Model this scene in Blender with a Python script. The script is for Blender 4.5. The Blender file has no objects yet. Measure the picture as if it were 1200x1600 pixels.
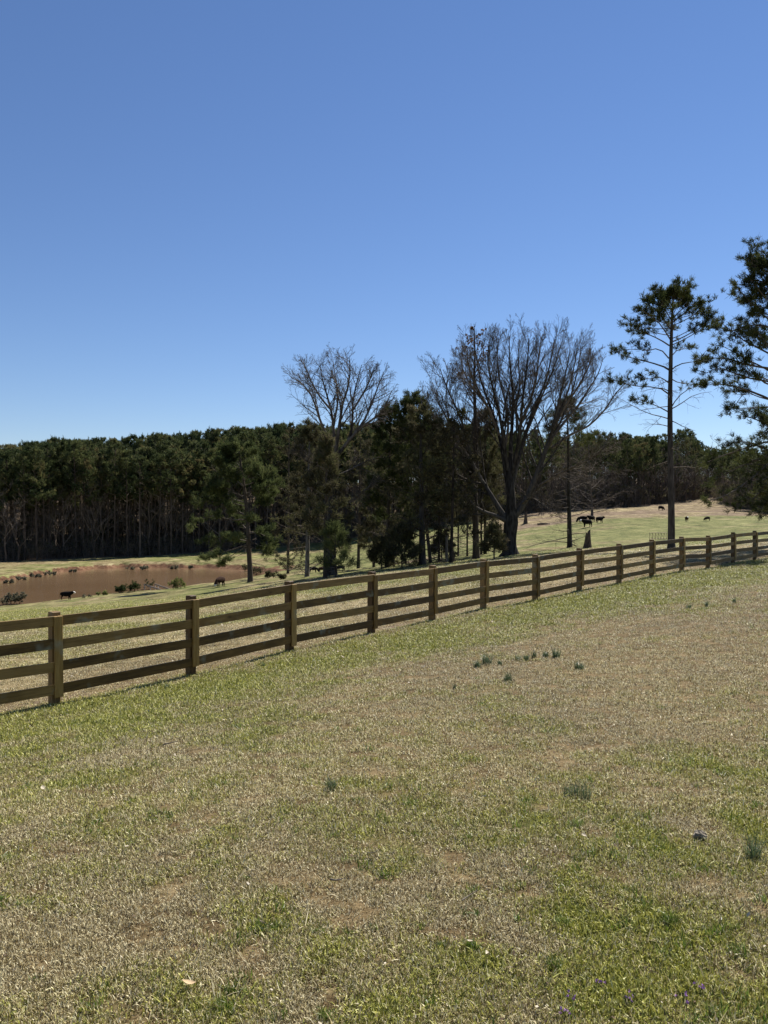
import bpy, math, random
import numpy as np
from mathutils import Vector, Matrix

sc = bpy.context.scene
COL = sc.collection
R = math.radians

# ---------------------------------------------------------------- camera, sky, sun, exposure
cam_d = bpy.data.cameras.new('camera')
cam = bpy.data.objects.new('camera', cam_d)
COL.objects.link(cam)
cam.location = (0, 0, 0)                 # eye height is z = 0, the lawn under it is 1.6 m lower
cam.rotation_euler = (R(90), 0, 0)
cam_d.sensor_fit = 'VERTICAL'
cam_d.sensor_height = 24
cam_d.lens = 18
cam_d.clip_start = 0.05
cam_d.clip_end = 6000
sc.camera = cam

SUN_AZ, SUN_EL = R(36), R(50)            # azimuth to the right of straight ahead
world = bpy.data.worlds.new('World')
sc.world = world
world.use_nodes = True
wt = world.node_tree
wt.nodes.clear()
sky = wt.nodes.new('ShaderNodeTexSky')
sky.sky_type = 'NISHITA'
sky.sun_disc = False
sky.sun_elevation = SUN_EL
sky.sun_rotation = SUN_AZ
sky.air_density = 1.0
sky.dust_density = 0.0
sky.ozone_density = 3.0
bg = wt.nodes.new('ShaderNodeBackground')
bg.inputs['Strength'].default_value = 0.061
wo = wt.nodes.new('ShaderNodeOutputWorld')
wb = wt.nodes.new('ShaderNodeMix')                 # the camera's white balance, the same for the whole sky
wb.data_type = 'RGBA'; wb.blend_type = 'MULTIPLY'; wb.inputs[0].default_value = 1.0
wb.inputs[7].default_value = (1.0, 1.0, 1.12, 1)
wt.links.new(sky.outputs[0], wb.inputs[6])
hs = wt.nodes.new('ShaderNodeHueSaturation'); hs.inputs['Saturation'].default_value = 1.07
wt.links.new(wb.outputs[2], hs.inputs['Color'])
wt.links.new(hs.outputs[0], bg.inputs['Color'])
wt.links.new(bg.outputs[0], wo.inputs['Surface'])

sun_d = bpy.data.lights.new('sun', 'SUN')
sun_d.energy = 5.0
sun_d.angle = R(0.53)
sun_d.color = (1.0, 0.95, 0.87)
sun = bpy.data.objects.new('sun', sun_d)
COL.objects.link(sun)
to_sun = Vector((math.sin(SUN_AZ) * math.cos(SUN_EL), math.cos(SUN_AZ) * math.cos(SUN_EL), math.sin(SUN_EL)))
sun.rotation_euler = to_sun.to_track_quat('Z', 'Y').to_euler()
sun.location = (30, 30, 60)

sc.view_settings.view_transform = 'Standard'
sc.view_settings.look = 'None'
sc.view_settings.exposure = 0.72
sc.view_settings.gamma = 1.0
sc.view_settings.use_curve_mapping = False
sc.cycles.transparent_max_bounces = 16
sc.cycles.max_bounces = 6

rng = np.random.default_rng(7)
random.seed(7)


# ---------------------------------------------------------------- numeric helpers
def _hash(ix, iy, seed):
    n = (ix.astype(np.int64) * 374761393 + iy.astype(np.int64) * 668265263 + seed * 982451653) & 0xFFFFFFFF
    n = ((n ^ (n >> 13)) * 1274126177) & 0xFFFFFFFF
    n = n ^ (n >> 16)
    return (n & 0xFFFF) / 65535.0


def vnoise(x, y, seed=0):
    x = np.asarray(x, float); y = np.asarray(y, float)
    ix = np.floor(x); iy = np.floor(y)
    fx = x - ix; fy = y - iy
    fx = fx * fx * (3 - 2 * fx); fy = fy * fy * (3 - 2 * fy)
    a = _hash(ix, iy, seed); b = _hash(ix + 1, iy, seed)
    c = _hash(ix, iy + 1, seed); d = _hash(ix + 1, iy + 1, seed)
    return (a * (1 - fx) + b * fx) * (1 - fy) + (c * (1 - fx) + d * fx) * fy


def fbm(x, y, seed=0, octs=4):
    s = 0; a = 0.5; t = 0
    for k in range(octs):
        s = s + a * vnoise(x * 2 ** k + 17.3 * k, y * 2 ** k - 9.1 * k, seed + k)
        t += a; a *= 0.55
    return s / t


def sstep(a, b, x):
    t = np.clip((x - a) / (b - a), 0, 1)
    return t * t * (3 - 2 * t)


# ---------------------------------------------------------------- the lie of the land
F = 1200.0
POSTPX = [(85, 1102, 10.75), (298, 1055, 12.45), (452, 1018, 14.25), (580, 990, 16.1), (675, 970, 18.0), (755, 952, 19.85),
          (836, 938, 21.65), (905, 923, 23.4), (967, 912, 25.15), (1018, 902, 26.9), (1065, 894, 28.6), (1106, 888, 30.3),
          (1145, 880, 32.0), (1179, 875, 33.7), (1209, 870, 35.4), (1237, 866, 37.1), (1262, 862, 38.8)]
POSTS = [((x - 600) / F * Z, Z) for x, y, Z in POSTPX]
POSTH = [-(y - 800) / F * Z for x, y, Z in POSTPX]
POSTS = [(-7.95, 7.1), (-6.33, 8.93)] + POSTS
POSTH = [-2.62, -2.68] + POSTH

ctl = [(0, 0, -1.6), (-3, 0, -1.65), (3, 0, -1.55), (-8, 0, -2.0), (8, 0, -1.3), (0, -10, -1.4), (-15, -10, -2.2), (15, -10, -1.0),
       (0, 3, -1.66), (2.5, 4, -1.68), (-2.5, 4, -1.8), (0, 6, -1.84), (-2, 6, -2.0), (3, 6, -1.8), (0, 10, -2.16), (5, 10, -1.92),
       (10, 10, -1.6), (8, 18, -1.98), (15, 20, -1.7), (20, 30, -1.9)]
ctl += [(p[0], p[1], h) for p, h in zip(POSTS, POSTH)]
for x, y, Z in [(0, 1010, 18), (0, 970, 35), (0, 955, 60), (0, 948, 95), (-200, 960, 60), (-200, 975, 30),
                (150, 990, 22), (150, 950, 55), (150, 936, 90), (300, 960, 28), (300, 932, 66), (300, 919, 112),
                (450, 935, 30), (450, 914, 62), (450, 904, 95), (600, 905, 35), (600, 893, 60), (600, 883, 90),
                (560, 868, 140), (550, 848, 205), (750, 886, 36), (750, 874, 65), (740, 862, 100), (720, 845, 150),
                (900, 871, 38), (900, 856, 70), (900, 838, 105), (900, 818, 150), (880, 800, 195),
                (1050, 862, 45), (1050, 853, 65), (1050, 832, 105), (1050, 810, 150), (1050, 792, 200), (1110, 779, 250),
                (1200, 847, 55), (1200, 817, 110), (1200, 803, 160), (1350, 820, 90), (1350, 800, 160), (1350, 850, 50),
                (200, 877, 171), (320, 876, 173), (100, 884, 161), (0, 897, 139), (-150, 905, 130), (0, 883, 165),
                (250, 868, 195), (120, 873, 188), (450, 850, 222), (430, 889, 152), (440, 879, 162), (500, 882, 140),
                (650, 830, 200), (-200, 885, 190), (760, 812, 200)]:
    ctl.append(((x - 600) / F * Z, Z, -(y - 800) / F * Z))
for x, Z, h in [(-200, 260, -5), (0, 260, -3), (300, 265, -1.5), (500, 270, 0), (700, 260, 2), (900, 270, 6), (1100, 310, 10),
                (1350, 300, 9), (-200, 330, 9), (200, 330, 10), (600, 330, 11), (900, 340, 14), (1250, 360, 16), (-300, 500, 12), (300, 500, 12), (900, 500, 16), (1500, 500, 14), (-300, 2000, 4), (600, 2000, 6),
                (1500, 2000, 4), (-700, 40, -5), (-700, 120, -10), (-700, 250, -8), (1900, 30, -1.5), (1900, 120, -1), (1900, 260, 4)]:
    ctl.append(((x - 600) / F * Z, Z, h))
ctl = np.array(ctl)


def _uv(X, Y):
    q = np.maximum(Y + 14.0, 3.0)
    return np.stack([X / q, np.log(q)], -1)


_C = _uv(ctl[:, 0], ctl[:, 1])


def _phi(d2):
    return 0.5 * d2 * np.log(d2 + 1e-12)


def _solve():
    n = len(_C)
    K = _phi(((_C[:, None] - _C[None]) ** 2).sum(-1)) + np.eye(n) * 2e-4
    Pm = np.concatenate([np.ones((n, 1)), _C], 1)
    A = np.zeros((n + 3, n + 3)); A[:n, :n] = K; A[:n, n:] = Pm; A[n:, :n] = Pm.T
    return np.linalg.solve(A, np.concatenate([ctl[:, 2], np.zeros(3)]))


_W = _solve()
WATER = -12.0
_pp = [(-60, 955), (0, 947), (60, 941), (130, 932), (183, 926), (200, 924.5), (260, 920.5), (333, 913.5), (387, 909), (420, 906), (437, 902), (428, 897), (405, 892.5),
       (385, 890.5), (362, 889.5), (335, 888.5), (318, 886.6), (285, 888), (250, 886.8), (215, 888), (190, 886.8), (165, 889),
       (150, 888.2), (125, 892), (100, 892.5), (75, 897), (55, 899), (30, 904), (0, 907.5), (-60, 914), (-160, 924), (-160, 962)]
POND = np.array([((x - 600) / F * (12 * F / (y - 800)), 12 * F / (y - 800)) for x, y in _pp])


def pond_sd(X, Y):
    """signed distance to the pond outline, negative inside"""
    P = POND; Q = np.roll(P, -1, 0)
    best = np.full(X.shape, 1e9); inside = np.zeros(X.shape, bool)
    for a, b in zip(P, Q):
        e = b - a
        t = np.clip(((X - a[0]) * e[0] + (Y - a[1]) * e[1]) / (e @ e), 0, 1)
        best = np.minimum(best, np.hypot(X - a[0] - t * e[0], Y - a[1] - t * e[1]))
        c = ((a[1] > Y) != (b[1] > Y)) & (X < (b[0] - a[0]) * (Y - a[1]) / (b[1] - a[1] + 1e-12) + a[0])
        inside ^= c
    return np.where(inside, -best, best)


def height(X, Y):
    X = np.atleast_1d(np.asarray(X, float)); Y = np.atleast_1d(np.asarray(Y, float))
    U = _uv(X, Y)
    h = np.empty(len(X))
    for s in range(0, len(X), 20000):
        u = U[s:s + 20000]
        h[s:s + 20000] = _phi(((u[:, None] - _C[None]) ** 2).sum(-1)) @ _W[:-3] + _W[-3] + u @ _W[-2:]
    h = h + (fbm(X / 9, Y / 9, 3) - 0.5) * np.clip(Y / 80, 0.02, 1) * 0.7 * sstep(4, 60, Y)
    h = h + (fbm(X / 1.3, Y / 1.3, 5, 3) - 0.5) * 0.05
    m = (Y > 80) & (Y < 190) & (X < 5)
    if m.any():
        x = X[m]; y = Y[m]; hh = h[m]
        sd = pond_sd(x, y) + (fbm(x / 3, y / 3, 11) - 0.5) * 1.6
        far = sstep(0, 14, y - (118 + (x + 60) * 0.16))       # steep cut bank on the far side, gentle on the near one
        wid = 3.5 * (1 - far) + 1.5 * far
        top = np.maximum(hh, WATER + 0.25 + 0.55 * far)
        hh = np.where(sd < 0, WATER + np.maximum(sd, -8) * 0.22, WATER + (top - WATER) * sstep(0, 1, sd / wid))
        keep = sstep(30, 60, pond_sd(x, y))
        h[m] = hh * (1 - keep) + h[m] * keep
    return h


def hz(x, y):
    return float(height([x], [y])[0])


_ray = np.exp(np.linspace(math.log(2.0), math.log(420), 1400))


def at(px, py, z0=2.0, z1=420.0):
    """the ground point seen at a place in the photograph"""
    zs = _ray[(_ray > z0) & (_ray < z1)]
    X = (px - 600) / F * zs
    d = -(py - 800) / F * zs - np.maximum(height(X, zs), WATER)
    k = np.nonzero(d < 0)[0]
    i = k[0] if len(k) else len(zs) - 1
    if i > 0 and len(k):
        t = d[i - 1] / (d[i - 1] - d[i] + 1e-9)
        Z = zs[i - 1] + t * (zs[i] - zs[i - 1])
    else:
        Z = zs[i]
    X = (px - 600) / F * Z
    return Vector((X, Z, max(hz(X, Z), WATER)))


def on(px, Z):
    """the ground point in the column px at depth Z"""
    X = (px - 600) / F * Z
    return Vector((X, Z, hz(X, Z)))


# ---------------------------------------------------------------- lawn colour zones (where the grass is green, dry, clay or litter)
GREEN_SPOTS = [(900, 1275, .45, 1.0), (1045, 1435, .16, 1.0), (430, 1440, .30, .9), (340, 1570, .22, 1.0), (500, 1590, .25, .7),
               (740, 1470, .18, .9), (880, 1430, .16, .8), (860, 1500, .25, .8), (1150, 1480, .35, .9), (1050, 1560, .3, .8),
               (640, 1560, .2, .6), (1180, 1300, .4, .8), (700, 1440, .12, .8), (1100, 1360, .3, .7), (810, 1560, .25, .7),
               (960, 1390, .25, .7), (1170, 1210, .5, .5), (130, 1230, .5, .6), (420, 1130, .5, .5), (330, 1075, .6, .9),
               (1090, 940, 2.0, .6), (740, 1025, 1.0, .6), (960, 1330, .3, .5), (570, 1590, .12, .9), (930, 1560, .2, .8)]
_spots = None


def zones(X, Y):
    """greenness, clay, litter in 0..1 for every ground point"""
    global _spots
    if _spots is None:
        _spots = [(at(x, y, 2, 40), r, a) for x, y, r, a in GREEN_SPOTS]
    n1 = fbm(X / 1.1, Y / 1.1, 21); n2 = fbm(X / 0.28, Y / 0.28, 22, 3); n3 = fbm(X / 6, Y / 6, 23); n4 = fbm(X / 14, Y / 5, 24)
    px = X / np.maximum(Y, 1) * F + 600
    fx = np.interp(X, [p[0] for p in POSTS], [p[1] for p in POSTS])
    d = fx - Y + 0.0                       # > 0 on the camera's side of the fence
    n6 = fbm(X / 3.0 + 5, Y / 3.0, 41)
    n5 = fbm(X / 0.12, Y / 0.12, 29, 3)
    n7 = fbm(X / 2.6, Y / 2.6, 47, 3)
    lawn = 0.29 + 0.75 * (n1 - 0.5) + 0.7 * (n7 - 0.5) + 1.0 * (n2 - 0.5) + 0.6 * (n5 - 0.5)
    band = np.exp(-((d - 2.3 - 0.02 * X) / (2.8 + 0.06 * np.maximum(X + 4, 0))) ** 2)     # the green strip along the fence
    lawn = lawn + 0.58 * band - 0.16 * sstep(5.0, 8.0, d) * sstep(4.2, 6.5, Y) + 0.06 * sstep(4.5, 2.5, Y) + 0.06 * sstep(0.3, 2, X) * sstep(6, 3, Y)
    for p, r, a in _spots:
        lawn = lawn + 0.36 * a * np.exp(-(((X - p.x) / r) ** 2 + ((Y - p.y) / (r * 1.15)) ** 2)) * (0.2 + 1.5 * n2)
    lawn = lawn - 0.25 * np.exp(-((X - 3.5) / 2.5) ** 2 - ((Y - 9) / 3.2) ** 2)
    field = 0.52 + 1.1 * (n3 - 0.5) + 0.9 * (n4 - 0.5) + 0.5 * (n1 - 0.5)
    field = field - 0.62 * np.exp(-((-d - 1.2) / 4.0) ** 2)                              # thin and dry just behind the fence
    field = field + 0.34 * sstep(55, 80, Y) * sstep(380, 540, px) - 0.14 * sstep(700, 850, px)
    field = field + 0.15 * sstep(40, 90, Y) * sstep(500, 300, px)
    field = field + 0.8 * (n6 - 0.5)
    field = field + 0.16 * sstep(800, 900, px) * sstep(60, 80, Y)
    field = field - 0.85 * sstep(150, 166, Y + 20 * (n3 - 0.5)) * sstep(720, 800, px)     # brown margin under the far wood
    field = field - 0.22 * sstep(120, 150, Y) * sstep(330, 200, px)
    field = field - 0.5 * np.exp(-((Y - 178) / 30) ** 2) * sstep(1040, 1100, px)
    g = np.where(d > 0, lawn, field)
    g = np.clip(g, 0, 1)
    clay = np.zeros_like(g)
    m = (Y > 85) & (Y < 200) & (X < 10)
    if m.any():
        sd = pond_sd(X[m], Y[m])
        far = sstep(0, 14, Y[m] - (118 + (X[m] + 60) * 0.16))
        c = sstep(1.3, 0.7, sd + (n1[m] - 0.5) * 1.8) * (0.1 + 0.9 * far)
        cc = np.exp(-((px[m] - 440) / 30) ** 2 - ((Y[m] - 146) / 11) ** 2) * sstep(0.3, 0.5, n1[m])
        clay[m] = np.clip(c + 1.2 * cc, 0, 1)
    litter = np.zeros_like(g)
    fe = forest_edge(px)
    litter = sstep(-4, 3, Y - fe + 6 * (n3 - 0.5))
    litter = np.maximum(litter, 0.75 * sstep(140, 165, Y + 26 * (n3 - 0.5)) * sstep(720, 800, px) * sstep(.3, .6, n4 + .3 * (n6 - .5)))
    litter = np.maximum(litter, 0.8 * np.exp(-((px - 640) / 70) ** 2 - ((Y - 92) / 14) ** 2))
    litter = np.maximum(litter, 0.7 * np.exp(-((-d - 0.7) / 0.8) ** 2) * sstep(.45, .65, n1))
    return g, clay, litter


def forest_edge(px):
    """depth of the wood's edge for a column of the photograph"""
    return np.interp(px, [-400, 0, 120, 250, 450, 560, 700, 800, 900, 1000, 1080, 1110, 1150, 1200, 1400],
                     [165, 172, 186, 196, 224, 216, 205, 206, 200, 208, 236, 262, 190, 165, 140])


# ---------------------------------------------------------------- mesh helpers
class Geo:
    def __init__(s):
        s.v = []; s.n = 0; s.q = []; s.t = []; s.a = []; s.b = []

    def add(s, verts, quads=None, tris=None, mq=0, val=None, smooth=True, val2=None):
        verts = np.asarray(verts, np.float32).reshape(-1, 3)
        if quads is not None and len(quads):
            s.q.append((np.asarray(quads, np.int64).reshape(-1, 4) + s.n, mq, smooth))
        if tris is not None and len(tris):
            s.t.append((np.asarray(tris, np.int64).reshape(-1, 3) + s.n, mq, smooth))
        s.v.append(verts)
        s.a.append(np.full(len(verts), 0.5, np.float32) if val is None else np.asarray(val, np.float32))
        s.b.append(np.full(len(verts), 0.5, np.float32) if val2 is None else np.asarray(val2, np.float32))
        s.n += len(verts)
        return s

    def mesh(s, name, mats):
        me = bpy.data.meshes.new(name)
        V = np.concatenate(s.v)
        loops = []; sizes = []; mi = []; sm = []
        for f, m, k in s.q:
            loops.append(f.ravel()); sizes.append(np.full(len(f), 4)); mi.append(np.full(len(f), m)); sm.append(np.full(len(f), k))
        for f, m, k in s.t:
            loops.append(f.ravel()); sizes.append(np.full(len(f), 3)); mi.append(np.full(len(f), m)); sm.append(np.full(len(f), k))
        loops = np.concatenate(loops); sizes = np.concatenate(sizes); mi = np.concatenate(mi); sm = np.concatenate(sm)
        me.vertices.add(len(V)); me.vertices.foreach_set('co', V.ravel())
        me.loops.add(len(loops)); me.loops.foreach_set('vertex_index', loops.astype(np.int32))
        me.polygons.add(len(sizes))
        st = np.concatenate([[0], np.cumsum(sizes)[:-1]])
        me.polygons.foreach_set('loop_start', st.astype(np.int32))
        me.polygons.foreach_set('material_index', mi.astype(np.int32))
        me.polygons.foreach_set('use_smooth', sm.astype(bool))
        for m in mats:
            me.materials.append(m)
        at_ = me.attributes.new('v', 'FLOAT', 'POINT'); at_.data.foreach_set('value', np.concatenate(s.a))
        at_ = me.attributes.new('w', 'FLOAT', 'POINT'); at_.data.foreach_set('value', np.concatenate(s.b))
        me.update(calc_edges=True)
        me.validate()
        return me

    def obj(s, name, mats, parent=None):
        return link(bpy.data.objects.new(name, s.mesh(name, mats)), parent)


def link(o, parent=None):
    COL.objects.link(o)
    if parent is not None:
        o.parent = parent
    return o


def tag(o, label=None, cat=None, group=None, kind=None):
    if label: o['label'] = label
    if cat: o['category'] = cat
    if group: o['group'] = group
    if kind: o['kind'] = kind
    return o


def thing(name, label, cat, loc=(0, 0, 0), rotz=0.0, group=None):
    o = bpy.data.objects.new(name, None)
    o.empty_display_size = 0.3
    COL.objects.link(o)
    o.location = loc
    o.rotation_euler = (0, 0, rotz)
    return tag(o, label, cat, group)


def copy_tree(root, loc, rotz=0.0, scale=1.0, label=None, group=None):
    c = root.copy(); COL.objects.link(c)
    c.location = loc; c.rotation_euler = (0, 0, rotz); c.scale = scale if hasattr(scale, '__len__') else (scale,) * 3
    if label: c['label'] = label
    if group: c['group'] = group
    for ch in list(root.children):
        k = ch.copy(); COL.objects.link(k); k.parent = c
        for g in list(ch.children):
            m = g.copy(); COL.objects.link(m); m.parent = k
    return c


BOXF = [(0, 1, 3, 2), (4, 6, 7, 5), (0, 4, 5, 1), (2, 3, 7, 6), (0, 2, 6, 4), (1, 5, 7, 3)]


def box(g, c, s, bevel=0.0, mq=0, rot=None, val=None):
    """a box with a small chamfer: 24 corner points, faces, edge strips and corner triangles"""
    c = np.array(c, float); hsz = np.array(s, float) / 2
    if bevel <= 0:
        V = np.array([(x, y, z) for x in (-1, 1) for y in (-1, 1) for z in (-1, 1)], float) * hsz
        if rot is not None: V = V @ np.array(rot).T
        g.add(V + c, BOXF, None, mq, None if val is None else [val] * 8, False)
        return
    V = []; idx = {}
    for x in (-1, 1):
        for y in (-1, 1):
            for z in (-1, 1):
                for a in range(3):
                    p = np.array([x, y, z], float) * hsz
                    for b in range(3):
                        if b != a: p[b] -= (x, y, z)[b] * bevel
                    idx[(x, y, z, a)] = len(V); V.append(p)
    Q = []; T = []

    def orient(f):
        P = np.array([V[i] for i in f]); n = np.cross(P[1] - P[0], P[2] - P[0])
        return f if n @ P.mean(0) > 0 else f[::-1]
    for a in range(3):
        o = [b for b in range(3) if b != a]
        for sgn in (-1, 1):
            cs = []
            for (p, q) in ((-1, -1), (1, -1), (1, 1), (-1, 1)):
                k = [0, 0, 0]; k[a] = sgn; k[o[0]] = p; k[o[1]] = q
                cs.append(idx[(*k, a)])
            Q.append(orient(cs))
        for (p, q) in ((-1, -1), (1, -1), (1, 1), (-1, 1)):      # edges along axis a
            k0 = [0, 0, 0]; k0[o[0]] = p; k0[o[1]] = q
            k1 = list(k0); k0[a] = -1; k1[a] = 1
            Q.append(orient([idx[(*k0, o[0])], idx[(*k1, o[0])], idx[(*k1, o[1])], idx[(*k0, o[1])]]))
    for x in (-1, 1):
        for y in (-1, 1):
            for z in (-1, 1):
                T.append(orient([idx[(x, y, z, 0)], idx[(x, y, z, 1)], idx[(x, y, z, 2)]]))
    V = np.array(V)
    if rot is not None: V = V @ np.array(rot).T
    g.add(V + c, Q, T, mq, None if val is None else [val] * 24, False)


class Sticks:
    """collects tapered limbs (polylines) and turns all of them into tubes at once"""
    def __init__(s):
        s.d = {}

    def add(s, pts, rad, k=4):
        s.d.setdefault((len(pts), k), []).append((pts, rad))

    def into(s, g, mq=0):
        for (n, k), L in s.d.items():
            P = np.array([[tuple(p) for p in a] for a, _ in L], float)        # B,n,3
            Rr = np.array([b for _, b in L], float)                           # B,n
            T = np.gradient(P, axis=1)
            T /= np.linalg.norm(T, axis=2, keepdims=True) + 1e-9
            mT = np.abs(T.mean(1))
            ref = np.where((mT[:, 2] > 0.7)[:, None], np.array([[1.0, 0.13, 0]]), np.array([[0.0, 0.1, 1]]))
            N1 = np.cross(T, ref[:, None, :]); N1 /= np.linalg.norm(N1, axis=2, keepdims=True) + 1e-9
            N2 = np.cross(T, N1)
            an = np.arange(k) * 2 * math.pi / k
            V = P[:, :, None] + Rr[:, :, None, None] * (N1[:, :, None] * np.cos(an)[None, None, :, None] + N2[:, :, None] * np.sin(an)[None, None, :, None])
            B = len(L)
            base = (np.arange(B) * n * k)[:, None, None]
            i = np.arange(n - 1)[None, :, None] * k; j = np.arange(k)[None, None, :]; j2 = (j + 1) % k
            Q = np.stack([base + i + j, base + i + k + j, base + i + k + j2, base + i + j2], -1).reshape(-1, 4)
            vv = np.repeat(rng.random(B), n * k)
            g.add(V.reshape(-1, 3), Q, None, mq, vv, True)
        return g


def needles(g, P, D, size, count, width, mq=1, spread=1.0, tint=None, flat=0.0):
    """P, D: tuft centres and directions; every tuft is `count` thin leaf-sized triangles fanning out of it"""
    P = np.asarray(P, float); D = np.asarray(D, float)
    M = len(P)
    if M == 0: return
    d = D[:, None] + rng.normal(0, 1, (M, count, 3)) * spread
    d[..., 2] = d[..., 2] * (1 - flat) + 0.15
    d /= np.linalg.norm(d, axis=2, keepdims=True) + 1e-9
    s = np.broadcast_to(np.asarray(size, float).reshape(-1, 1), (M, 1)) * rng.uniform(0.6, 1.25, (M, count))
    side = np.cross(d, rng.normal(0, 1, (M, count, 3))); side /= np.linalg.norm(side, axis=2, keepdims=True) + 1e-9
    w = np.broadcast_to(np.asarray(width, float).reshape(-1, 1), (M, 1))[..., None]
    o = P[:, None] + rng.normal(0, 1, (M, count, 3)) * (s[..., None] * 0.22)
    A = o - side * w * 0.5; B = o + side * w * 0.5; C = o + d * s[..., None] + side * w * 0.25; E = o + d * s[..., None] - side * w * 0.25
    V = np.stack([A, B, C, E], 2).reshape(-1, 3)
    Q = np.arange(len(V)).reshape(-1, 4)
    t = rng.random(M) if tint is None else np.asarray(tint)
    v = np.repeat(np.clip(t[:, None] + rng.normal(0, 0.12, (M, count)), 0, 1).ravel(), 4)
    g.add(V, Q, None, mq, v, False, np.repeat(rng.random(M * count), 4))


# ---------------------------------------------------------------- materials
def mat(name):
    m = bpy.data.materials.new(name); m.use_nodes = True
    nt = m.node_tree; nt.nodes.clear()
    out = nt.nodes.new('ShaderNodeOutputMaterial')
    return m, nt, out


def nd(nt, t, **kw):
    n = nt.nodes.new(t)
    for k, v in kw.items():
        if k.startswith('i_'):
            key = k[2:]
            key = int(key) if key.isdigit() else key.replace('_', ' ')
            n.inputs[key].default_value = v
        else:
            setattr(n, k, v)
    return n


def ramp(nt, src, stops, interp='LINEAR'):
    r = nt.nodes.new('ShaderNodeValToRGB')
    r.color_ramp.interpolation = interp
    e = r.color_ramp.elements
    while len(e) < len(stops): e.new(0.5)
    for k, (p, c) in enumerate(stops):
        e[k].position = p; e[k].color = (*c, 1)
    nt.links.new(src, r.inputs[0])
    return r.outputs[0]


def mixc(nt, f, a, b, mode='MIX'):
    m = nt.nodes.new('ShaderNodeMix'); m.data_type = 'RGBA'; m.blend_type = mode
    for s, v in ((m.inputs[0], f), (m.inputs[6], a), (m.inputs[7], b)):
        if hasattr(v, 'node'): nt.links.new(v, s)
        elif isinstance(v, (int, float)): s.default_value = v
        else: s.default_value = (*v, 1)
    return m.outputs[2]


def mth(nt, op, a, b=None, c=None, clamp=False):
    m = nt.nodes.new('ShaderNodeMath'); m.operation = op; m.use_clamp = clamp
    for k, v in enumerate((a, b, c)):
        if v is None: continue
        if hasattr(v, 'node'): nt.links.new(v, m.inputs[k])
        else: m.inputs[k].default_value = v
    return m.outputs[0]


def noise(nt, vec, scale, detail=4, rough=0.55, dim='3D'):
    n = nt.nodes.new('ShaderNodeTexNoise'); n.noise_dimensions = dim
    n.inputs['Scale'].default_value = scale; n.inputs['Detail'].default_value = detail; n.inputs['Roughness'].default_value = rough
    if vec is not None: nt.links.new(vec, n.inputs['Vector'])
    return n.outputs['Fac']


def scaled(nt, vec, s):
    m = nt.nodes.new('ShaderNodeMapping'); m.inputs['Scale'].default_value = s
    nt.links.new(vec, m.inputs['Vector'])
    return m.outputs[0]


def bump(nt, h, dist, strength=1.0):
    b = nt.nodes.new('ShaderNodeBump'); b.inputs['Distance'].default_value = dist; b.inputs['Strength'].default_value = strength
    nt.links.new(h, b.inputs['Height'])
    return b.outputs[0]


def principled(nt, out, col, rough=0.8, normal=None, spec=0.3):
    p = nt.nodes.new('ShaderNodeBsdfPrincipled')
    if hasattr(col, 'node'): nt.links.new(col, p.inputs['Base Color'])
    else: p.inputs['Base Color'].default_value = (*col, 1)
    if hasattr(rough, 'node'): nt.links.new(rough, p.inputs['Roughness'])
    else: p.inputs['Roughness'].default_value = rough
    p.inputs['Specular IOR Level'].default_value = spec
    if normal is not None: nt.links.new(normal, p.inputs['Normal'])
    nt.links.new(p.outputs[0], out.inputs['Surface'])
    return p


def attr(nt, name, kind='GEOMETRY'):
    a = nt.nodes.new('ShaderNodeAttribute'); a.attribute_name = name; a.attribute_type = kind
    return a


def leafy(name, stops, transl=0.45, rough=0.75, spec=0.1, objvar=0.25):
    m, nt, out = mat(name)
    v = attr(nt, 'v').outputs['Fac']
    info = nt.nodes.new('ShaderNodeObjectInfo')
    x = mth(nt, 'ADD', v, mth(nt, 'MULTIPLY', mth(nt, 'SUBTRACT', info.outputs['Random'], 0.5), objvar), clamp=True)
    col = ramp(nt, x, stops)
    p = nt.nodes.new('ShaderNodeBsdfPrincipled')
    nt.links.new(col, p.inputs['Base Color']); p.inputs['Roughness'].default_value = rough
    p.inputs['Specular IOR Level'].default_value = spec
    t = nt.nodes.new('ShaderNodeBsdfTranslucent'); nt.links.new(col, t.inputs['Color'])
    mx = nt.nodes.new('ShaderNodeMixShader'); mx.inputs[0].default_value = transl
    nt.links.new(p.outputs[0], mx.inputs[1]); nt.links.new(t.outputs[0], mx.inputs[2])
    nt.links.new(mx.outputs[0], out.inputs['Surface'])
    return m


def bark(name, c0, c1, scale=6.0, rough=0.9, bd=0.03):
    m, nt, out = mat(name)
    tc = nt.nodes.new('ShaderNodeTexCoord')
    vec = scaled(nt, tc.outputs['Object'], (1, 1, 0.22))
    n = noise(nt, vec, scale, 6, 0.65)
    vo = nt.nodes.new('ShaderNodeTexVoronoi'); vo.inputs['Scale'].default_value = scale * 1.3; nt.links.new(vec, vo.inputs['Vector'])
    f = mth(nt, 'MULTIPLY', n, mth(nt, 'ADD', vo.outputs['Distance'], 0.5), clamp=True)
    v = attr(nt, 'v').outputs['Fac']
    f2 = mth(nt, 'ADD', f, mth(nt, 'MULTIPLY', mth(nt, 'SUBTRACT', v, 0.5), 0.35), clamp=True)
    col = ramp(nt, f2, [(0.2, c0), (0.75, c1)])
    principled(nt, out, col, rough, bump(nt, f, bd), 0.06)
    return m


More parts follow.
